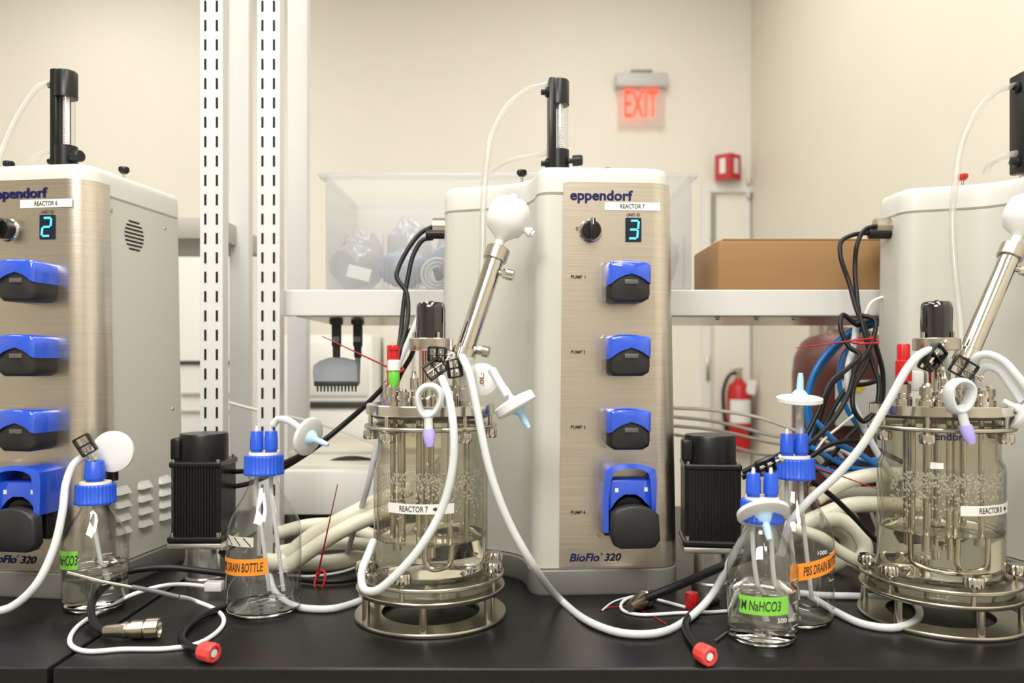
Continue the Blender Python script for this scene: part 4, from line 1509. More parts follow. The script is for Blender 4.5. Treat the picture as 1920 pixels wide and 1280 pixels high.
motor(1.262, 383, 0.080, 0, 'black finned motor on a silver sleeve, left of the orange-taped bottle')
motor(1.235, 1331, 0.085, -7, 'black finned motor on a silver sleeve, right of the central console')

# ---------------------------------------------------------------- probe leads on the bench, left
pr = empty('temperature_probe', G(250, 1100, 0.003), 0, 'thin metal temperature probe on looping white wire, front left', 'probe')
o0 = Vector(pr.location)
b = MB()
b.tube([P(126, 1073, 0.985) - o0, P(190, 1090, 1.0) - o0, P(250, 1101, 1.02) - o0], 0.0020, 12, smooth=False)
b.build('metal_tip', M_steel, pr)
b = MB()
b.tube([P(248, 1100, 1.02) - o0, P(290, 1108, 1.02) - o0, P(336, 1119, 1.02) - o0], 0.0030, 12)
b.build('heat_shrink', mat('shrink_grey', (0.10, 0.10, 0.11), 0.4), pr)
b = MB()
b.tube([v - o0 for v in (P(332, 1118, 1.02), G(365, 1126, 0.012), G(400, 1140, 0.003), G(420, 1163, 0.003), G(403, 1188, 0.003), G(365, 1208, 0.003), G(310, 1216, 0.003), G(230, 1217, 0.003), G(165, 1221, 0.003), G(134, 1210, 0.003), G(140, 1180, 0.003), G(180, 1150, 0.006), P(235, 1120, 1.13), P(290, 1101, 1.15), P(340, 1095, 1.19), P(392, 1099, 1.20))], 0.0030, 12)
b.build('wire', M_wcable, pr)
b = MB()
b.box(P(402, 1098, 1.20) - o0, (0.026, 0.016, 0.014), 0.002, M=None)
b.build('plug', M_wcable, pr)
# black lead with nickel connector
bl = empty('sensor_cable', G(245, 1181, 0.012), 0, 'thick black cable ending in a nickel barrel connector, front left', 'cable', 'sensor cables')
o0 = Vector(bl.location)
b = MB()
b.tube([v - o0 for v in (G(205, 1186, 0.008), G(184, 1176, 0.010), G(171, 1150, 0.02), P(178, 1118, 1.10), P(205, 1085, 1.14), P(255, 1068, 1.17), P(320, 1064, 1.18), P(380, 1070, 1.19), P(425, 1076, 1.20))], 0.0050, 12)
b.build('cable', M_kcable, bl)
pA, pB = G(194, 1183, 0.012), G(299, 1178, 0.012)
ax = (pB - pA)
L = ax.length
b = MB()
b.lathe_at([(0, 0), (0.006, 0), (0.0075, 0.003), (0.0085, L * 0.30), (0.0105, L * 0.38), (0.0105, L * 0.42), (0.0095, L * 0.43), (0.0095, L * 0.50), (0.0115, L * 0.51), (0.0115, L * 0.72), (0.0100, L * 0.73), (0.0100, L * 0.76), (0.0135, L * 0.77), (0.0135, L - 0.001), (0.012, L), (0.011, L), (0.010, L - 0.006), (0, L - 0.006)],
           pA - o0, ax, 48, ridge=(0.0007, 0.0130))
b.build('connector', M_brass, bl)


def red_ended(pts, capp, capd, label, rc=0.0048):
    c = empty('probe_lead', pts[-1], 0, label, 'cable', 'red tipped leads')
    o = Vector(pts[-1])
    b = MB()
    b.tube([p - o for p in pts], rc, 12)
    b.build('cable', M_kcable, c)
    b = MB()
    n_ = Vector(capd).normalized()
    b.lathe_at([(0, 0), (0.0095, 0), (0.0105, 0.001), (0.0115, 0.012), (0.0115, 0.019), (0.0100, 0.0205), (0.0070, 0.0205), (0.0065, 0.016), (0, 0.016)], Vector(capp) - o, n_, 40, ridge=(0.0008, 0.0110))
    b.build('red_cap', M_redcap, c)
    b = MB()
    b.lathe_at([(0, 0.014), (0.0052, 0.014), (0.0048, 0.0195), (0, 0.0198)], Vector(capp) - o, n_, 24)
    b.build('white_core', M_label, c)
    return c


red_ended([P(432, 1135, 1.14), G(385, 1152, 0.006), G(348, 1178, 0.006), G(340, 1196, 0.006), G(356, 1212, 0.009), G(378, 1219, 0.011)], G(378, 1219, 0.0125), (1.0, -0.45, -0.02), 'black lead with coral red cap lying front left')
red_ended([P(1345, 1125, 1.16), G(1310, 1138, 0.008), G(1286, 1166, 0.007), G(1290, 1190, 0.007), G(1306, 1213, 0.009), G(1312, 1222, 0.011)], G(1311, 1220, 0.0125), (0.30, -0.62, -0.02), 'black lead with coral red cap at the bench front edge')
# centre right connector, cable, red cap, rod
bl = empty('sensor_cable', G(1200, 1128, 0.012), 0, 'black cable with nickel connector beside the central console foot', 'cable', 'sensor cables')
o0 = Vector(bl.location)
b = MB()
b.tube([P(1214, 1120, 1.13) - o0, P(1270, 1098, 1.12) - o0, P(1330, 1072, 1.10) - o0, P(1385, 1050, 1.09) - o0, P(1450, 1030, 1.13) - o0], 0.0062, 12)
b.build('cable', M_kcable, bl)
pA, pB = G(1218, 1118, 0.012), G(1180, 1138, 0.012)
ax = pB - pA
L = ax.length
b = MB()
b.lathe_at([(0, 0), (0.0125, 0), (0.0125, L * 0.25), (0.0105, L * 0.27), (0.0110, L * 0.55), (0.008, L * 0.8), (0.006, L), (0, L)], pA - o0, ax, 40, ridge=(0.0007, 0.0120))
b.build('connector', M_brass, bl)
t = empty('screw_plug', G(1297, 1140, 0.0), 0, 'red screw plug standing between the connector and front right bottle', 'plug')
b = MB()
b.lathe([(0, 0), (0.0095, 0), (0.010, 0.001), (0.0095, 0.021), (0.0085, 0.0225), (0, 0.0225)], 40, ridge=(0.0008, 0.0094))
b.build('plug_body', M_red, t)
hose('steel_rod', [G(1340, 1203, 0.002), G(1370, 1182, 0.002), G(1400, 1165, 0.002)], 0.0022, M_steel, 'thin steel rod lying beside the front right bottle', 'rod')
hose('white_wire', [G(1382, 1144, 0.003), G(1330, 1147, 0.003), G(1270, 1149, 0.003), G(1200, 1152, 0.003), G(1170, 1145, 0.003), G(1166, 1130, 0.003), G(1180, 1120, 0.006), G(1205, 1118, 0.004), G(1240, 1126, 0.004), G(1285, 1138, 0.003)],
     0.0024, M_wcable, 'white wire curling past the nickel connector at centre', 'wire')
hose('white_wire', [G(1130, 1143, 0.002), G(1150, 1128, 0.002), G(1175, 1120, 0.002), G(1200, 1117, 0.002)], 0.0014, M_wcable, 'thin stripped white wire end before the central console', 'wire')
hose('red_wire', [G(1124, 1145, 0.001), G(1145, 1138, 0.001), G(1180, 1138, 0.001), G(1215, 1150, 0.001), G(1250, 1170, 0.001)], 0.0008, M_tie, 'thin red wire on the bench before the central console', 'wire')

# ---------------------------------------------------------------- black power cables
def power_cable(name, c, conn_px, conn_py, d, paths, label):
    t = empty(name, P(conn_px, conn_py, d), 0, label, 'cable', 'console power cables')
    o = Vector(t.location)
    for pts in paths:
        b = MB()
        b.tube([p - o for p in pts], 0.0040, 12)
        b.build('cable', M_kcable, t)
    b = MB()
    b.cyl((0, 0, 0.004), (0.030, 0, 0.004), 0.0135, n=32, ridge=(0.0008, 0.013))
    b.build('connector', M_brass, t)
    b = MB()
    b.cyl((-0.012, -0.002, -0.010), (0.030, -0.002, -0.010), 0.009, n=20, bev=0.002)
    b.build('strain_relief', M_black, t)
    return t


power_cable('power_cable', cM, 812, 428, 1.385,
            [[P(812, 424, 1.385), P(790, 436, 1.385), P(768, 462, 1.38), P(748, 500, 1.37), P(744, 520, 1.36), P(762, 548, 1.35), P(765, 590, 1.33), P(758, 630, 1.30), P(748, 665, 1.28), P(738, 700, 1.28), P(700, 745, 1.28), P(650, 790, 1.28), P(600, 830, 1.27), P(545, 862, 1.27), P(490, 880, 1.27), P(436, 884, 1.28)],
             [P(812, 446, 1.385), P(793, 450, 1.385), P(775, 478, 1.38), P(765, 520, 1.37), P(757, 570, 1.36), P(752, 620, 1.34), P(746, 660, 1.31), P(733, 705, 1.29), P(690, 755, 1.29), P(640, 800, 1.29), P(590, 840, 1.28), P(530, 878, 1.28), P(470, 905, 1.28), P(438, 912, 1.28)],
             [P(757, 640, 1.31), P(772, 618, 1.31), P(778, 630, 1.31), P(774, 660, 1.31), P(752, 700, 1.31), P(736, 740, 1.31), P(728, 765, 1.31)]],
            'black cables with nickel plug behind the central vessel')
power_cable('power_cable', cR, 1640, 428, 1.40,
            [[P(1640, 436, 1.40), P(1600, 440, 1.40), P(1578, 452, 1.40), P(1576, 480, 1.39), P(1592, 530, 1.38), P(1606, 580, 1.36), P(1630, 640, 1.34), P(1625, 680, 1.33), P(1600, 730, 1.32), P(1602, 770, 1.31), P(1620, 790, 1.31), P(1640, 770, 1.31), P(1648, 720, 1.32), P(1636, 680, 1.33), P(1620, 620, 1.34), P(1612, 590, 1.35)],
             [P(1640, 424, 1.40), P(1622, 430, 1.40), P(1608, 455, 1.39), P(1603, 500, 1.39), P(1607, 560, 1.37), P(1610, 610, 1.35), P(1580, 590, 1.34), P(1576, 615, 1.33), P(1592, 650, 1.32), P(1612, 665, 1.31), P(1590, 690, 1.30), P(1555, 720, 1.28), P(1530, 780, 1.27), P(1500, 830, 1.26), P(1440, 862, 1.24), P(1392, 885, 1.24)],
             [P(1612, 590, 1.35), P(1640, 600, 1.34), P(1632, 650, 1.33), P(1605, 690, 1.32), P(1590, 740, 1.31), P(1560, 790, 1.29), P(1520, 830, 1.27), P(1460, 868, 1.25), P(1392, 895, 1.25)]],
            'black cable knot with nickel plug behind the right vessel')


# zip ties
def zip_tie(a, b_, loop, label):
    t = empty('cable_tie', a, 0, label, 'cable tie', 'red cable ties')
    o = Vector(a)
    b = MB()
    b.tube([Vector((0, 0, 0)), (b_ - o) * 0.5, b_ - o], lambda k: 0.0031 * (1 - 0.55 * k), 8, smooth=False, flat=0.5)
    b.box((0, 0, 0), (0.006, 0.005, 0.006), 0.001)
    b.build('tail', M_tie, t)
    if loop:
        b = MB()
        b.tube([p - o for p in loop], 0.0020, 8, 8, closed=True)
        b.build('loop', M_tie, t)
    return t


def ringpts(c, rx, rz, n=8, tilt=0.3):
    return [c + Vector((rx * math.cos(2 * PI * i / n), 0.8 * rx * math.sin(2 * PI * i / n), rz * math.sin(2 * PI * i / n + tilt))) for i in range(n)]


zip_tie(P(733, 691, 1.27), P(604, 630, 1.24), ringpts(P(741, 694, 1.285), 0.013, 0.004), 'red cable tie with long tail above the left of the central vessel')
zip_tie(P(1634, 634, 1.30), P(1492, 652, 1.27), ringpts(P(1622, 640, 1.335), 0.022, 0.004), 'red cable tie around the black cable knot')
zip_tie(P(596, 1076, 1.235), P(633, 908, 1.20), ringpts(P(600, 1088, 1.25), 0.008, 0.014), 'red cable tie standing upright beside the beige hoses')
zip_tie(P(1520, 872, 1.30), P(1650, 918, 1.26), None, 'red cable tie tail lying across the blue tubes')

# ---------------------------------------------------------------- braided hoses
rh = 0.0125
HG = 'beige braided hoses'
hose('braided_hose', [P(540, 1040, 1.30), P(590, 1000, 1.30), P(650, 968, 1.30), P(705, 940, 1.32), P(770, 915, 1.34)], rh, M_hose, 'upper beige braided hose sloping up behind the central vessel', 'hose', HG)
hose('braided_hose', [P(535, 1065, 1.28), P(585, 1030, 1.28), P(640, 995, 1.28), P(700, 968, 1.30), P(760, 950, 1.32)], rh, M_hose, 'beige braided hose just below the topmost sloping one', 'hose', HG)
hose('braided_hose', [P(520, 1000, 1.42), P(580, 985, 1.42), P(640, 985, 1.42), P(700, 1005, 1.42), P(760, 1040, 1.42)], rh, M_hose, 'rear beige hose arching behind the red upright tie', 'hose', HG)
hose('braided_hose', [G(500, 1052, rh), G(560, 1056, rh), G(620, 1055, rh), G(680, 1044, rh), G(760, 1030, rh)], 0.0145, M_hose, 'thick beige braided hose lying on the bench behind the red tie', 'hose', HG)
hose('braided_hose', [P(520, 1035, 1.36), P(590, 1022, 1.36), P(650, 1018, 1.36), P(720, 1025, 1.36)], 0.011, M_hose, 'middle beige hose in the pile left of the central vessel', 'hose', HG)
hose('lead_wire', [G(540, 1078, 0.004), G(580, 1080, 0.004), G(640, 1072, 0.004), G(680, 1058, 0.004)], 0.0022, M_wcable, 'thin white wire under the hoses by the red tie', 'wire')
hose('lead_wire', [G(560, 1086, 0.006), G(610, 1090, 0.006), G(660, 1086, 0.006), G(700, 1072, 0.006)], 0.0042, M_kcable, 'black lead on the bench left of the central vessel', 'wire')
hose('braided_hose', [P(1530, 935, 1.34), P(1570, 910, 1.34), P(1620, 893, 1.34), P(1700, 888, 1.35)], rh, M_hose, 'upper beige hose behind the right vessel, under the blue tubes', 'hose', HG)
hose('braided_hose', [P(1500, 985, 1.32), P(1545, 965, 1.32), P(1590, 948, 1.32), P(1640, 945, 1.33), P(1720, 948, 1.34)], 0.0135, M_hose, 'second beige hose left of the right vessel', 'hose', HG)
hose('braided_hose', [P(1540, 975, 1.30), P(1575, 975, 1.30), P(1605, 995, 1.29), P(1622, 1030, 1.28), P(1600, 1068, 1.27)], rh, M_hose, 'beige hose curling down beside the right vessel', 'hose', HG)
hose('braided_hose', [G(1490, 1010, rh), P(1550, 985, 1.33), P(1585, 1005, 1.34), P(1590, 1035, 1.34), P(1560, 1060, 1.33), P(1510, 1070, 1.32)], rh, M_hose, 'beige hose bent in a hook behind the rear right bottle', 'hose', HG)
hose('braided_hose', [P(1470, 985, 1.28), P(1540, 1008, 1.26), P(1570, 1030, 1.26), P(1610, 1052, 1.25), P(1660, 1068, 1.26)], 0.0095, M_hose, 'thin pale hose sloping down to the right vessel clamp ring', 'hose', HG)
hose('braided_hose', [P(1520, 925, 1.44), P(1600, 925, 1.44), P(1720, 925, 1.44)], rh, M_hose, 'rear beige hose lying level behind the right vessel', 'hose', HG)
hose('black_cable', [P(1520, 900, 1.22), P(1560, 930, 1.22), P(1600, 968, 1.22), P(1640, 1010, 1.22), P(1690, 1050, 1.22)], 0.0042, M_kcable, 'straight black cable slanting across the beige hoses', 'cable', 'black cables')

# ---------------------------------------------------------------- blue, black and grey lines behind the right vessel
BG = 'blue air tubes'
blues = [([(1700, 588), (1660, 598), (1610, 612), (1560, 650), (1525, 700), (1512, 760), (1522, 830)], 1.50, 'blue tube arching from the right console down to the bottles'),
         ([(1700, 594), (1650, 606), (1600, 625), (1555, 668), (1522, 720), (1518, 770), (1530, 840)], 1.52, 'blue tube just below the outermost blue arch'),
         ([(1606, 600), (1600, 640), (1580, 670), (1574, 720), (1585, 760), (1610, 800), (1650, 850)], 1.54, 'blue tube hanging straight behind the black knot'),
         ([(1530, 790), (1570, 830), (1610, 850), (1660, 880), (1720, 900)], 1.36, 'blue tube slanting over the beige hoses'),
         ([(1515, 835), (1560, 860), (1600, 878), (1650, 880), (1720, 876)], 1.38, 'lowest blue tube lying over the beige hoses'),
         ([(1600, 770), (1620, 810), (1650, 835), (1690, 850)], 1.50, 'short blue tube end beside the right vessel neck'),
         ([(1500, 800), (1540, 850), (1590, 865), (1640, 862), (1700, 850)], 1.42, 'middle blue tube of the tangle above the beige hoses'),
         ([(1510, 868), (1560, 884), (1610, 890), (1660, 892)], 1.37, 'dark blue tube under the tangle by the bottle cap')]
for (pl, d, lb) in blues:
    hose('air_tube', [P(x, y, d) for x, y in pl], 0.0050, M_bcable, lb, 'tube', BG)
blacks = [([(1600, 690), (1560, 720), (1535, 790), (1510, 860), (1480, 890)], 1.40, 'black cable dropping left from the knot to the bottles'),
          ([(1612, 700), (1575, 745), (1550, 790), (1520, 845), (1515, 900)], 1.39, 'black cable second from the knot dropping to the bottles'),
          ([(1640, 640), (1655, 700), (1650, 760), (1620, 790), (1580, 830), (1540, 880)], 1.38, 'black cable looping right of the knot'),
          ([(1515, 860), (1560, 832), (1610, 828), (1660, 850), (1700, 870)], 1.34, 'black cable arching over the blue tangle'),
          ([(1672, 690), (1640, 715), (1600, 720), (1595, 712)], 1.42, 'black lead with bright tip behind the knot'),
          ([(1500, 900), (1560, 868), (1600, 885), (1660, 870)], 1.40, 'black cable under the blue tangle')]
for (pl, d, lb) in blacks:
    hose('black_cable', [P(x, y, d) for x, y in pl], 0.0042, M_kcable, lb, 'cable', 'black cables')
hose('grey_tube', [P(1606, 605, 1.37), P(1600, 650, 1.36), P(1590, 690, 1.35), P(1592, 735, 1.34), P(1610, 780, 1.33), P(1640, 840, 1.32), P(1670, 890, 1.31)], 0.0055, M_gcable, 'grey tube winding down through the black knot', 'tube')
hose('grey_tube', [P(1690, 556, 1.42), P(1660, 556, 1.42), P(1635, 566, 1.42), P(1622, 590, 1.42)], 0.0025, M_cream, 'thin cream tube leaving the right console side', 'tube')
hose('cream_wire', [P(1515, 880, 1.36), P(1540, 830, 1.36), P(1580, 795, 1.36), P(1610, 770, 1.37)], 0.0022, M_cream, 'cream wire rising behind the rear bottle caps', 'wire')
hose('cream_wire', [P(1520, 850, 1.41), P(1565, 842, 1.41), P(1600, 855, 1.41), P(1650, 870, 1.41)], 0.0035, M_cream, 'cream wire crossing the blue tangle', 'wire')
for (pl, lb) in (([(1250, 764), (1330, 768), (1420, 782), (1500, 810), (1560, 835)], 'topmost thin beige line behind the right motor'),
                 ([(1250, 780), (1340, 790), (1430, 812), (1520, 840)], 'second thin beige line behind the right motor'),
                 ([(1250, 797), (1340, 806), (1430, 826), (1520, 850)], 'third thin beige line behind the right motor'),
                 ([(1250, 812), (1330, 826), (1420, 850), (1520, 868)], 'lowest thin beige line behind the right motor')):
    hose('beige_line', [P(x, y, 1.62 + (pl[0][1] - 764) * 0.003) for x, y in pl] + [P(pl[-1][0] + 60, 930, 1.62 + (pl[0][1] - 764) * 0.003), G(pl[-1][0] + 90, 680 + 522.6 / (1.62 + (pl[0][1] - 764) * 0.003), 0.004)], 0.0036, M_cream, lb, 'cable', 'thin beige lines')
# grey tube behind the central vessel, upper left
hose('grey_tube', [P(790, 580, 1.30), P(770, 630, 1.29), P(745, 690, 1.28), P(728, 750, 1.27), P(708, 830, 1.27), P(690, 910, 1.28), P(668, 980, 1.32), P(650, 1040, 1.36)], 0.0048, M_gcable, 'grey tube running down left of the central vessel', 'tube')
hose('beige_line', [P(430, 755, 1.70), P(480, 768, 1.70), P(600, 795, 1.70), P(700, 830, 1.70), P(760, 850, 1.70)], 0.003, M_cream, 'thin pale line crossing behind the slotted posts', 'cable', 'thin beige lines')
hose('black_hose', [P(600, 885, 1.72), P(625, 868, 1.72), P(660, 862, 1.72), P(700, 868, 1.72), P(760, 885, 1.72)], 0.009, M_kcable, 'thick black hose arching over the white instrument', 'hose')

# ================================================================== THINGS BEHIND
# gas cylinder
GD = 2.25
gc = empty('gas_cylinder', (P(1582, 0, GD).x, GD, 0.0), 0, 'dark maroon domed gas cylinder behind the cable tangle', 'gas cylinder')
ztop = P(0, 612, GD).z
rg = 92 / F * GD
b = MB()
b.lathe([(0, 0), (rg - 0.01, 0), (rg, 0.02), (rg, ztop - rg * 0.95), (rg * 0.96, ztop - rg * 0.62), (rg * 0.82, ztop - rg * 0.32), (rg * 0.55, ztop - rg * 0.10), (rg * 0.2, ztop - 0.003), (0, ztop)], 64)
b.build('cylinder_body', M_maroon, gc)
b = MB()
b.box((-0.02, -rg - 0.002, P(0, 755, GD - rg).z), (0.12, 0.003, 0.12), 0, M=None)
pl_ = b.build('hazard_label', M_label, gc, smooth=False)
b = MB()
b.box((0, 0, 0), (0.026, 0.002, 0.026), 0, M=Matrix.Translation((-0.02, -rg - 0.0045, P(0, 725, GD - rg).z)) @ Matrix.Rotation(PI / 4, 4, 'Y'))
b.build('hazard_diamond', M_yel, pl_, smooth=False)
b = MB()
b.box((0.015, -rg - 0.004, P(0, 818, GD - rg).z), (0.058, 0.003, 0.026))
yl = b.build('contents_label', M_yel, gc, smooth=False)
text_flat('CO2 5', (0.015, -rg - 0.0058, P(0, 818, GD - rg).z), 0.048, 0.016, M_ink, yl, 'lettering', bold=0.01)
b = MB()
b.lathe([(0, ztop - 0.03), (0.045, ztop - 0.03), (0.045, ztop + 0.03), (0.03, ztop + 0.05), (0, ztop + 0.05)], 32, (-0.05, 0, 0))
b.build('valve_cap', M_steel2, gc)

# white instrument on the bench behind the left bottle
iD = 1.62
ins = empty('bench_instrument', (P(632, 0, iD).x, iD, BT), 0, 'low white bench instrument between the left bottle and the central vessel', 'instrument')
b = MB()
wI = (845 - 540) / F * iD
hI0, hI1 = P(0, 966, iD).z - BT, P(0, 882, iD).z - BT
b.box((0.03, 0.11, (hI0 + hI1) / 2), (wI, 0.22, hI1 - hI0), 0.006)
b.build('case', M_white, ins)
b = MB()
b.box((0.03, 0.12, hI1 + 0.004), (wI * 0.97, 0.19, 0.010), 0.003)
b.build('top_cover', mat('cover_cream', (0.70, 0.68, 0.60), 0.5), ins)
b = MB()
b.box((0.03, 0.12, hI0 / 2), (wI * 0.94, 0.18, hI0), 0.002)
b.build('under_gap_shade', M_black, ins)  # black block fills the gap under the case, standing for its shade
b = MB()
b.box((P(628, 0, 1.89).x, 1.89, (BT + P(0, 845, 1.86).z) / 2), (0.20, 0.09, P(0, 845, 1.86).z - BT), 0.006)
tag(b.build('storage_tray', mat('tray_clear', (0.62, 0.60, 0.52), 0.4)), 'pale tray standing behind the white bench instrument', 'tray')

# tall pale cabinets / equipment across the aisle, seen under the shelf
def pale_box(name, px0, px1, py0, py1, d, dep, m, label, cat, details=None):
    a, c_ = P(px0, py0, d), P(px1, py1, d)
    z0 = 0.0 if py1 is None else c_.z
    t = empty(name, ((a.x + c_.x) / 2, d, c_.z), 0, label, cat)
    b = MB()
    w_ = abs(c_.x - a.x)
    h_ = a.z - c_.z
    b.box((0, dep / 2, h_ / 2), (w_, dep, h_), 0.006)
    b.build('case', m, t)
    if details:
        for (nm, x0, x1, y0, y1, dm) in details:
            q0, q1 = P(x0, y0, d), P(x1, y1, d)
            b = MB()
            b.box(((q0.x + q1.x) / 2 - t.location.x, -0.003, (q0.z + q1.z) / 2 - t.location.z), (abs(q1.x - q0.x), 0.012, abs(q0.z - q1.z)), 0.002)
            b.build(nm, dm, t)
    return t


M_eq = mat('equipment_cream', (0.66, 0.63, 0.55), 0.5)
M_eqd = mat('equipment_dark', (0.04, 0.04, 0.04), 0.5)
fz = F * CZ / 3.3 + HY   # floor row at 3.3 m
pale_box('incubator', 500, 698, 628, F * CZ / 3.3 + HY, 3.3, 0.6, M_white, 'tall pale incubator across the aisle behind the hanging pipettes', 'incubator',
         [('control_strip', 570, 698, 752, 765, M_eqd), ('door_panel', 572, 692, 640, 742, mat('eq_white', (0.80, 0.79, 0.75), 0.4)), ('door_panel', 572, 692, 772, 1000, mat('eq_white', (0.80, 0.79, 0.75), 0.4))])
pale_box('lab_cabinet', 718, 850, 600, F * CZ / 3.5 + HY, 3.5, 0.6, M_eq, 'tall cream cabinet across the aisle behind the central vessel', 'cabinet',
         [('door_edge', 772, 777, 610, 1000, mat('eq_taupe', (0.40, 0.38, 0.32), 0.5)), ('door_handle', 737, 741, 640, 690, M_steel2)])  # door edge is a strip darker than the case
pale_box('lab_refrigerator', 300, 446, 470, F * CZ / 3.0 + HY, 3.0, 0.6, M_white, 'white refrigerator behind the left slotted post', 'refrigerator',
         [('door_gap', 300, 446, 676, 683, M_eqd), ('drawer_edge', 340, 440, 735, 741, mat('eq_grey', (0.5, 0.48, 0.42), 0.5)), ('drawer_edge', 340, 440, 768, 773, mat('eq_grey', (0.5, 0.48, 0.42), 0.5))])
pale_box('lab_cart', 560, 850, 838, F * CZ / 2.7 + HY, 2.7, 0.4, mat('cart_tan', (0.50, 0.46, 0.38), 0.5), 'tan low cart seen over the white bench instrument', 'cart',
         [('cart_drawer', 575, 640, 850, 900, M_eq), ('dark_bin', 655, 700, 845, 885, M_eqd)])


# hanging multichannel pipettes
def pipette(px, d, full, label):
    t = empty('multichannel_pipette', P(px, 592, d), 0, label, 'pipette', 'hanging multichannel pipettes')
    u = d / F
    b = MB()
    b.box((0, 0, -30 * u), (16 * u, 0.018, 56 * u), 0.003)
    b.box((0, -0.002, -8 * u), (22 * u, 0.024, 18 * u), 0.003)
    b.box((0, 0, -66 * u), (13 * u, 0.014, 26 * u), 0.003)
    b.build('handle', M_eqd, t)
    b = MB()
    b.box((0, 0, -44 * u), (14 * u, 0.020, 12 * u), 0.003)
    b.build('collar', M_gip, t)
    if full:
        b = MB()
        pl = [(-41, -124), (-43, -105), (-41, -92), (-30, -84), (-12, -78), (12, -78), (36, -84), (42, -92), (42, -124)]
        b.prism([(x * u, z * u) for x, z in pl], 0.012, -0.012, 0, 0.003)
        b.build('manifold', M_gip, t)
        b = MB()
        b.box((0, 0, -127 * u), (80 * u, 0.022, 9 * u), 0.001)
        b.build('tip_bar', M_eqd, t)
        for i in range(12):
            b = MB()
            b.cyl(((-35.5 + i * 6.5) * u, 0, -130 * u), ((-35.5 + i * 6.5) * u, 0, -142 * u), 0.0022, 0.0016, n=10)
            b.build('tip_cone', M_eqd, t)
    else:
        b = MB()
        b.cyl((0, 0, -70 * u), (0, 0, -128 * u), 0.006, 0.004, n=14)
        b.build('nozzle', M_gip, t)
    return t


pipette(631, 1.60, True, 'multichannel pipette with wide grey head hanging under the shelf')
pipette(671, 1.64, False, 'dark pipette with slim nozzle hanging beside the multichannel one')

# translucent storage bin on the shelf
BD0, BD1 = 1.50, 1.80
bn = empty('storage_bin', (P(960, 0, BD0).x, BD0, zt + 0.001), 0, 'large translucent storage bin full of bagged tubing on the shelf', 'storage bin')
bx0, bx1 = P(611, 0, BD0).x, P(1296, 0, BD0).x
bh = P(0, 326, BD0).z - zt
b = MB()
for (c, s_) in ((((bx0 + bx1) / 2, 0.0015, bh / 2), (bx1 - bx0, 0.003, bh)), (((bx0 + bx1) / 2, BD1 - BD0, bh / 2), (bx1 - bx0, 0.003, bh)),
                ((bx0, (BD1 - BD0) / 2, bh / 2), (0.003, BD1 - BD0 - 0.006, bh)), ((bx1, (BD1 - BD0) / 2, bh / 2), (0.003, BD1 - BD0 - 0.006, bh)),
                (((bx0 + bx1) / 2, (BD1 - BD0) / 2, 0.003), (bx1 - bx0, BD1 - BD0, 0.003))):
    b.box(c, s_)
b.build('bin_wall', M_bin, bn, smooth=False)
b = MB()
for y_ in (-0.006, BD1 - BD0 + 0.006):
    b.box(((bx0 + bx1) / 2, y_, bh - 0.004), (bx1 - bx0 + 0.024, 0.010, 0.008), 0.002)
for x_ in (bx0 - 0.008, bx1 + 0.008):
    b.box((x_, (BD1 - BD0) / 2, bh - 0.004), (0.010, BD1 - BD0, 0.008), 0.002)
b.build('rim', M_bin, bn)
b = MB()
for px_ in (719, 727, 783, 1282):
    b.box((P(px_, 0, BD0).x, -0.0015, 0.055), (0.003, 0.003, 0.105))
b.build('rib', M_bin, bn, smooth=False)
M_bag = thin_glass('plastic_bag', (0.62, 0.66, 0.74), (0.35, 0.38, 0.48), 2.5, 0.1, 0.40)
rnd = random.Random(11)
bags = [(-0.312, 1.585, 0.100, M_bag), (-0.213, 1.565, 0.085, M_cblue), (-0.318, 1.680, 0.145, M_bag), (-0.215, 1.680, 0.170, M_bag),
        (-0.112, 1.562, 0.105, M_cblue), (-0.108, 1.680, 0.195, M_bag), (0.000, 1.570, 0.150, M_bag), (0.285, 1.600, 0.130, M_bag)]
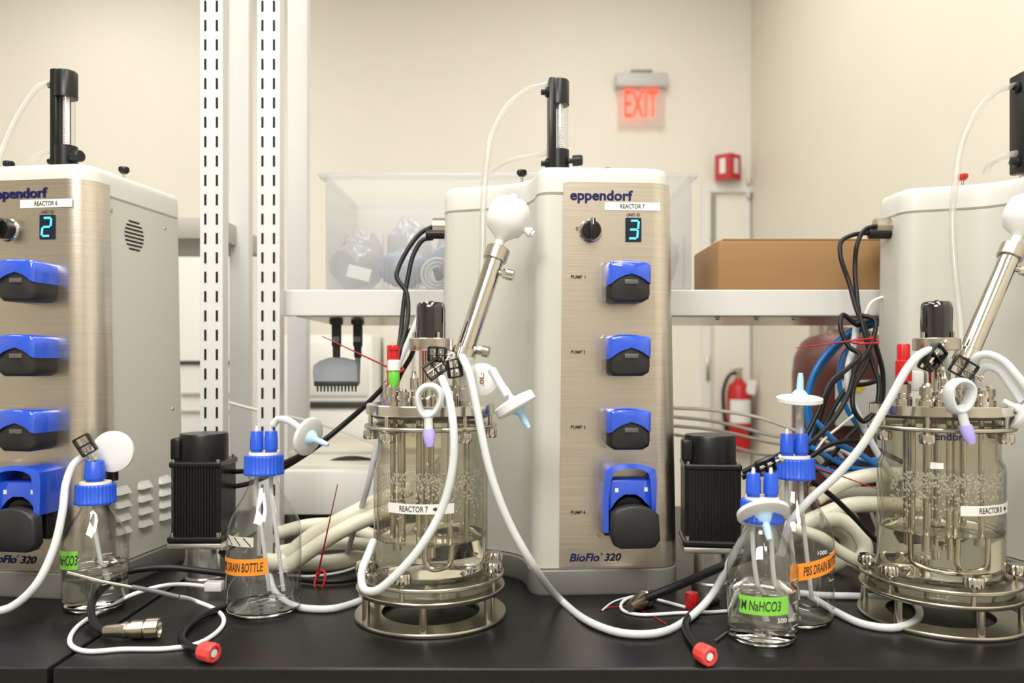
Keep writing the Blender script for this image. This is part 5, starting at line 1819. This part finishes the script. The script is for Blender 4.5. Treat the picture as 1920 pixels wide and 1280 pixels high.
for i, (bx_, by_, h_, m_) in enumerate(bags):
    b = MB()
    b.sphere((0, 0, 0), 0.047, 1.0, 0.95, (h_ / 2 - 0.006) / 0.047, 56)
    for v in b.bm.verts:
        n1 = math.sin(v.co.x * 110 + i) * math.cos(v.co.z * 90 + i * 2) + 0.8 * math.sin(v.co.y * 150 + v.co.x * 90 + v.co.z * 60)
        n1 += 1.1 * abs(math.sin(v.co.x * 260 + 2.2 * math.sin(v.co.z * 140 + i))) + 0.8 * abs(math.sin(v.co.z * 230 + 2 * math.sin(v.co.x * 170 + i * 3)))
        v.co += v.co.normalized() * (n1 - 1.2) * 0.0030
    o = b.build('tubing_bag', m_, None, loc=(bx_, by_, zt + 0.006 + h_ / 2 + 0.002), angle=180)
    tag(o, ['crumpled clear bag at the front left of the storage bin', 'blue grey bag in the front row of the bin, behind its ribs', 'clear bag standing at the rear left of the bin', 'taller clear bag in the middle of the rear row in the bin',
            'blue grey bag behind the coiled tubing in the bin', 'tallest clear bag in the rear row of the bin, beside the console wing', 'clear bag in the bin hidden behind the console wing', 'clear bag in the right end of the bin behind the console'][i], 'bag', 'bags inside the storage bin')
b = MB()
b.box((0, 0, 0), (0.045, 0.003, 0.024), 0.001, M=Matrix.Rotation(0.25, 4, 'Y'))
tag(b.build('paper_label', M_label, None, loc=P(673, 512, 1.525), smooth=False), 'white paper label inside the front of the storage bin', 'label')
for k, (px_, py_) in enumerate(((820, 518),)):
    b = MB()
    for q in range(3):
        b.tube([Vector(((0.030 - q * 0.007) * math.cos(a_ * PI / 6), q * 0.002, (0.030 - q * 0.007) * math.sin(a_ * PI / 6))) for a_ in range(12)], 0.003, 8, 4, closed=True)
    tag(b.build('tubing_coil', M_tube, None, loc=P(px_, py_ - 4, 1.525)), 'coiled clear tubing inside the bin beside the central console wing', 'tubing coil')

# cardboard box on the shelf
cx0, cx1 = P(1346, 0, 1.49).x, WR - 0.06
ch = P(0, 450, 1.49).z - zt
cb = empty('cardboard_box', ((cx0 + cx1) / 2, 1.49, zt + 0.001), 0, 'long brown cardboard box lying on the shelf', 'box')
b = MB()
b.box((0, 0.10, ch / 2), (cx1 - cx0, 0.20, ch), 0.006)
b.build('carton', M_card, cb)
b = MB()
b.box((0.0, 0.0495, ch + 0.0005), (cx1 - cx0 - 0.02, 0.096, 0.003), 0.001)
b.build('flap', M_card, cb)
b = MB()
b.box((0.0, 0.1505, ch + 0.0005), (cx1 - cx0 - 0.02, 0.096, 0.003), 0.001)
b.build('flap', M_card, cb)

# left disc filter post and small dark connector on the left bottle
hose('black_rod', [P(211, 900, 1.17), P(211, 840, 1.17)], 0.008, M_black, 'short black holder behind the left disc filter', 'holder')
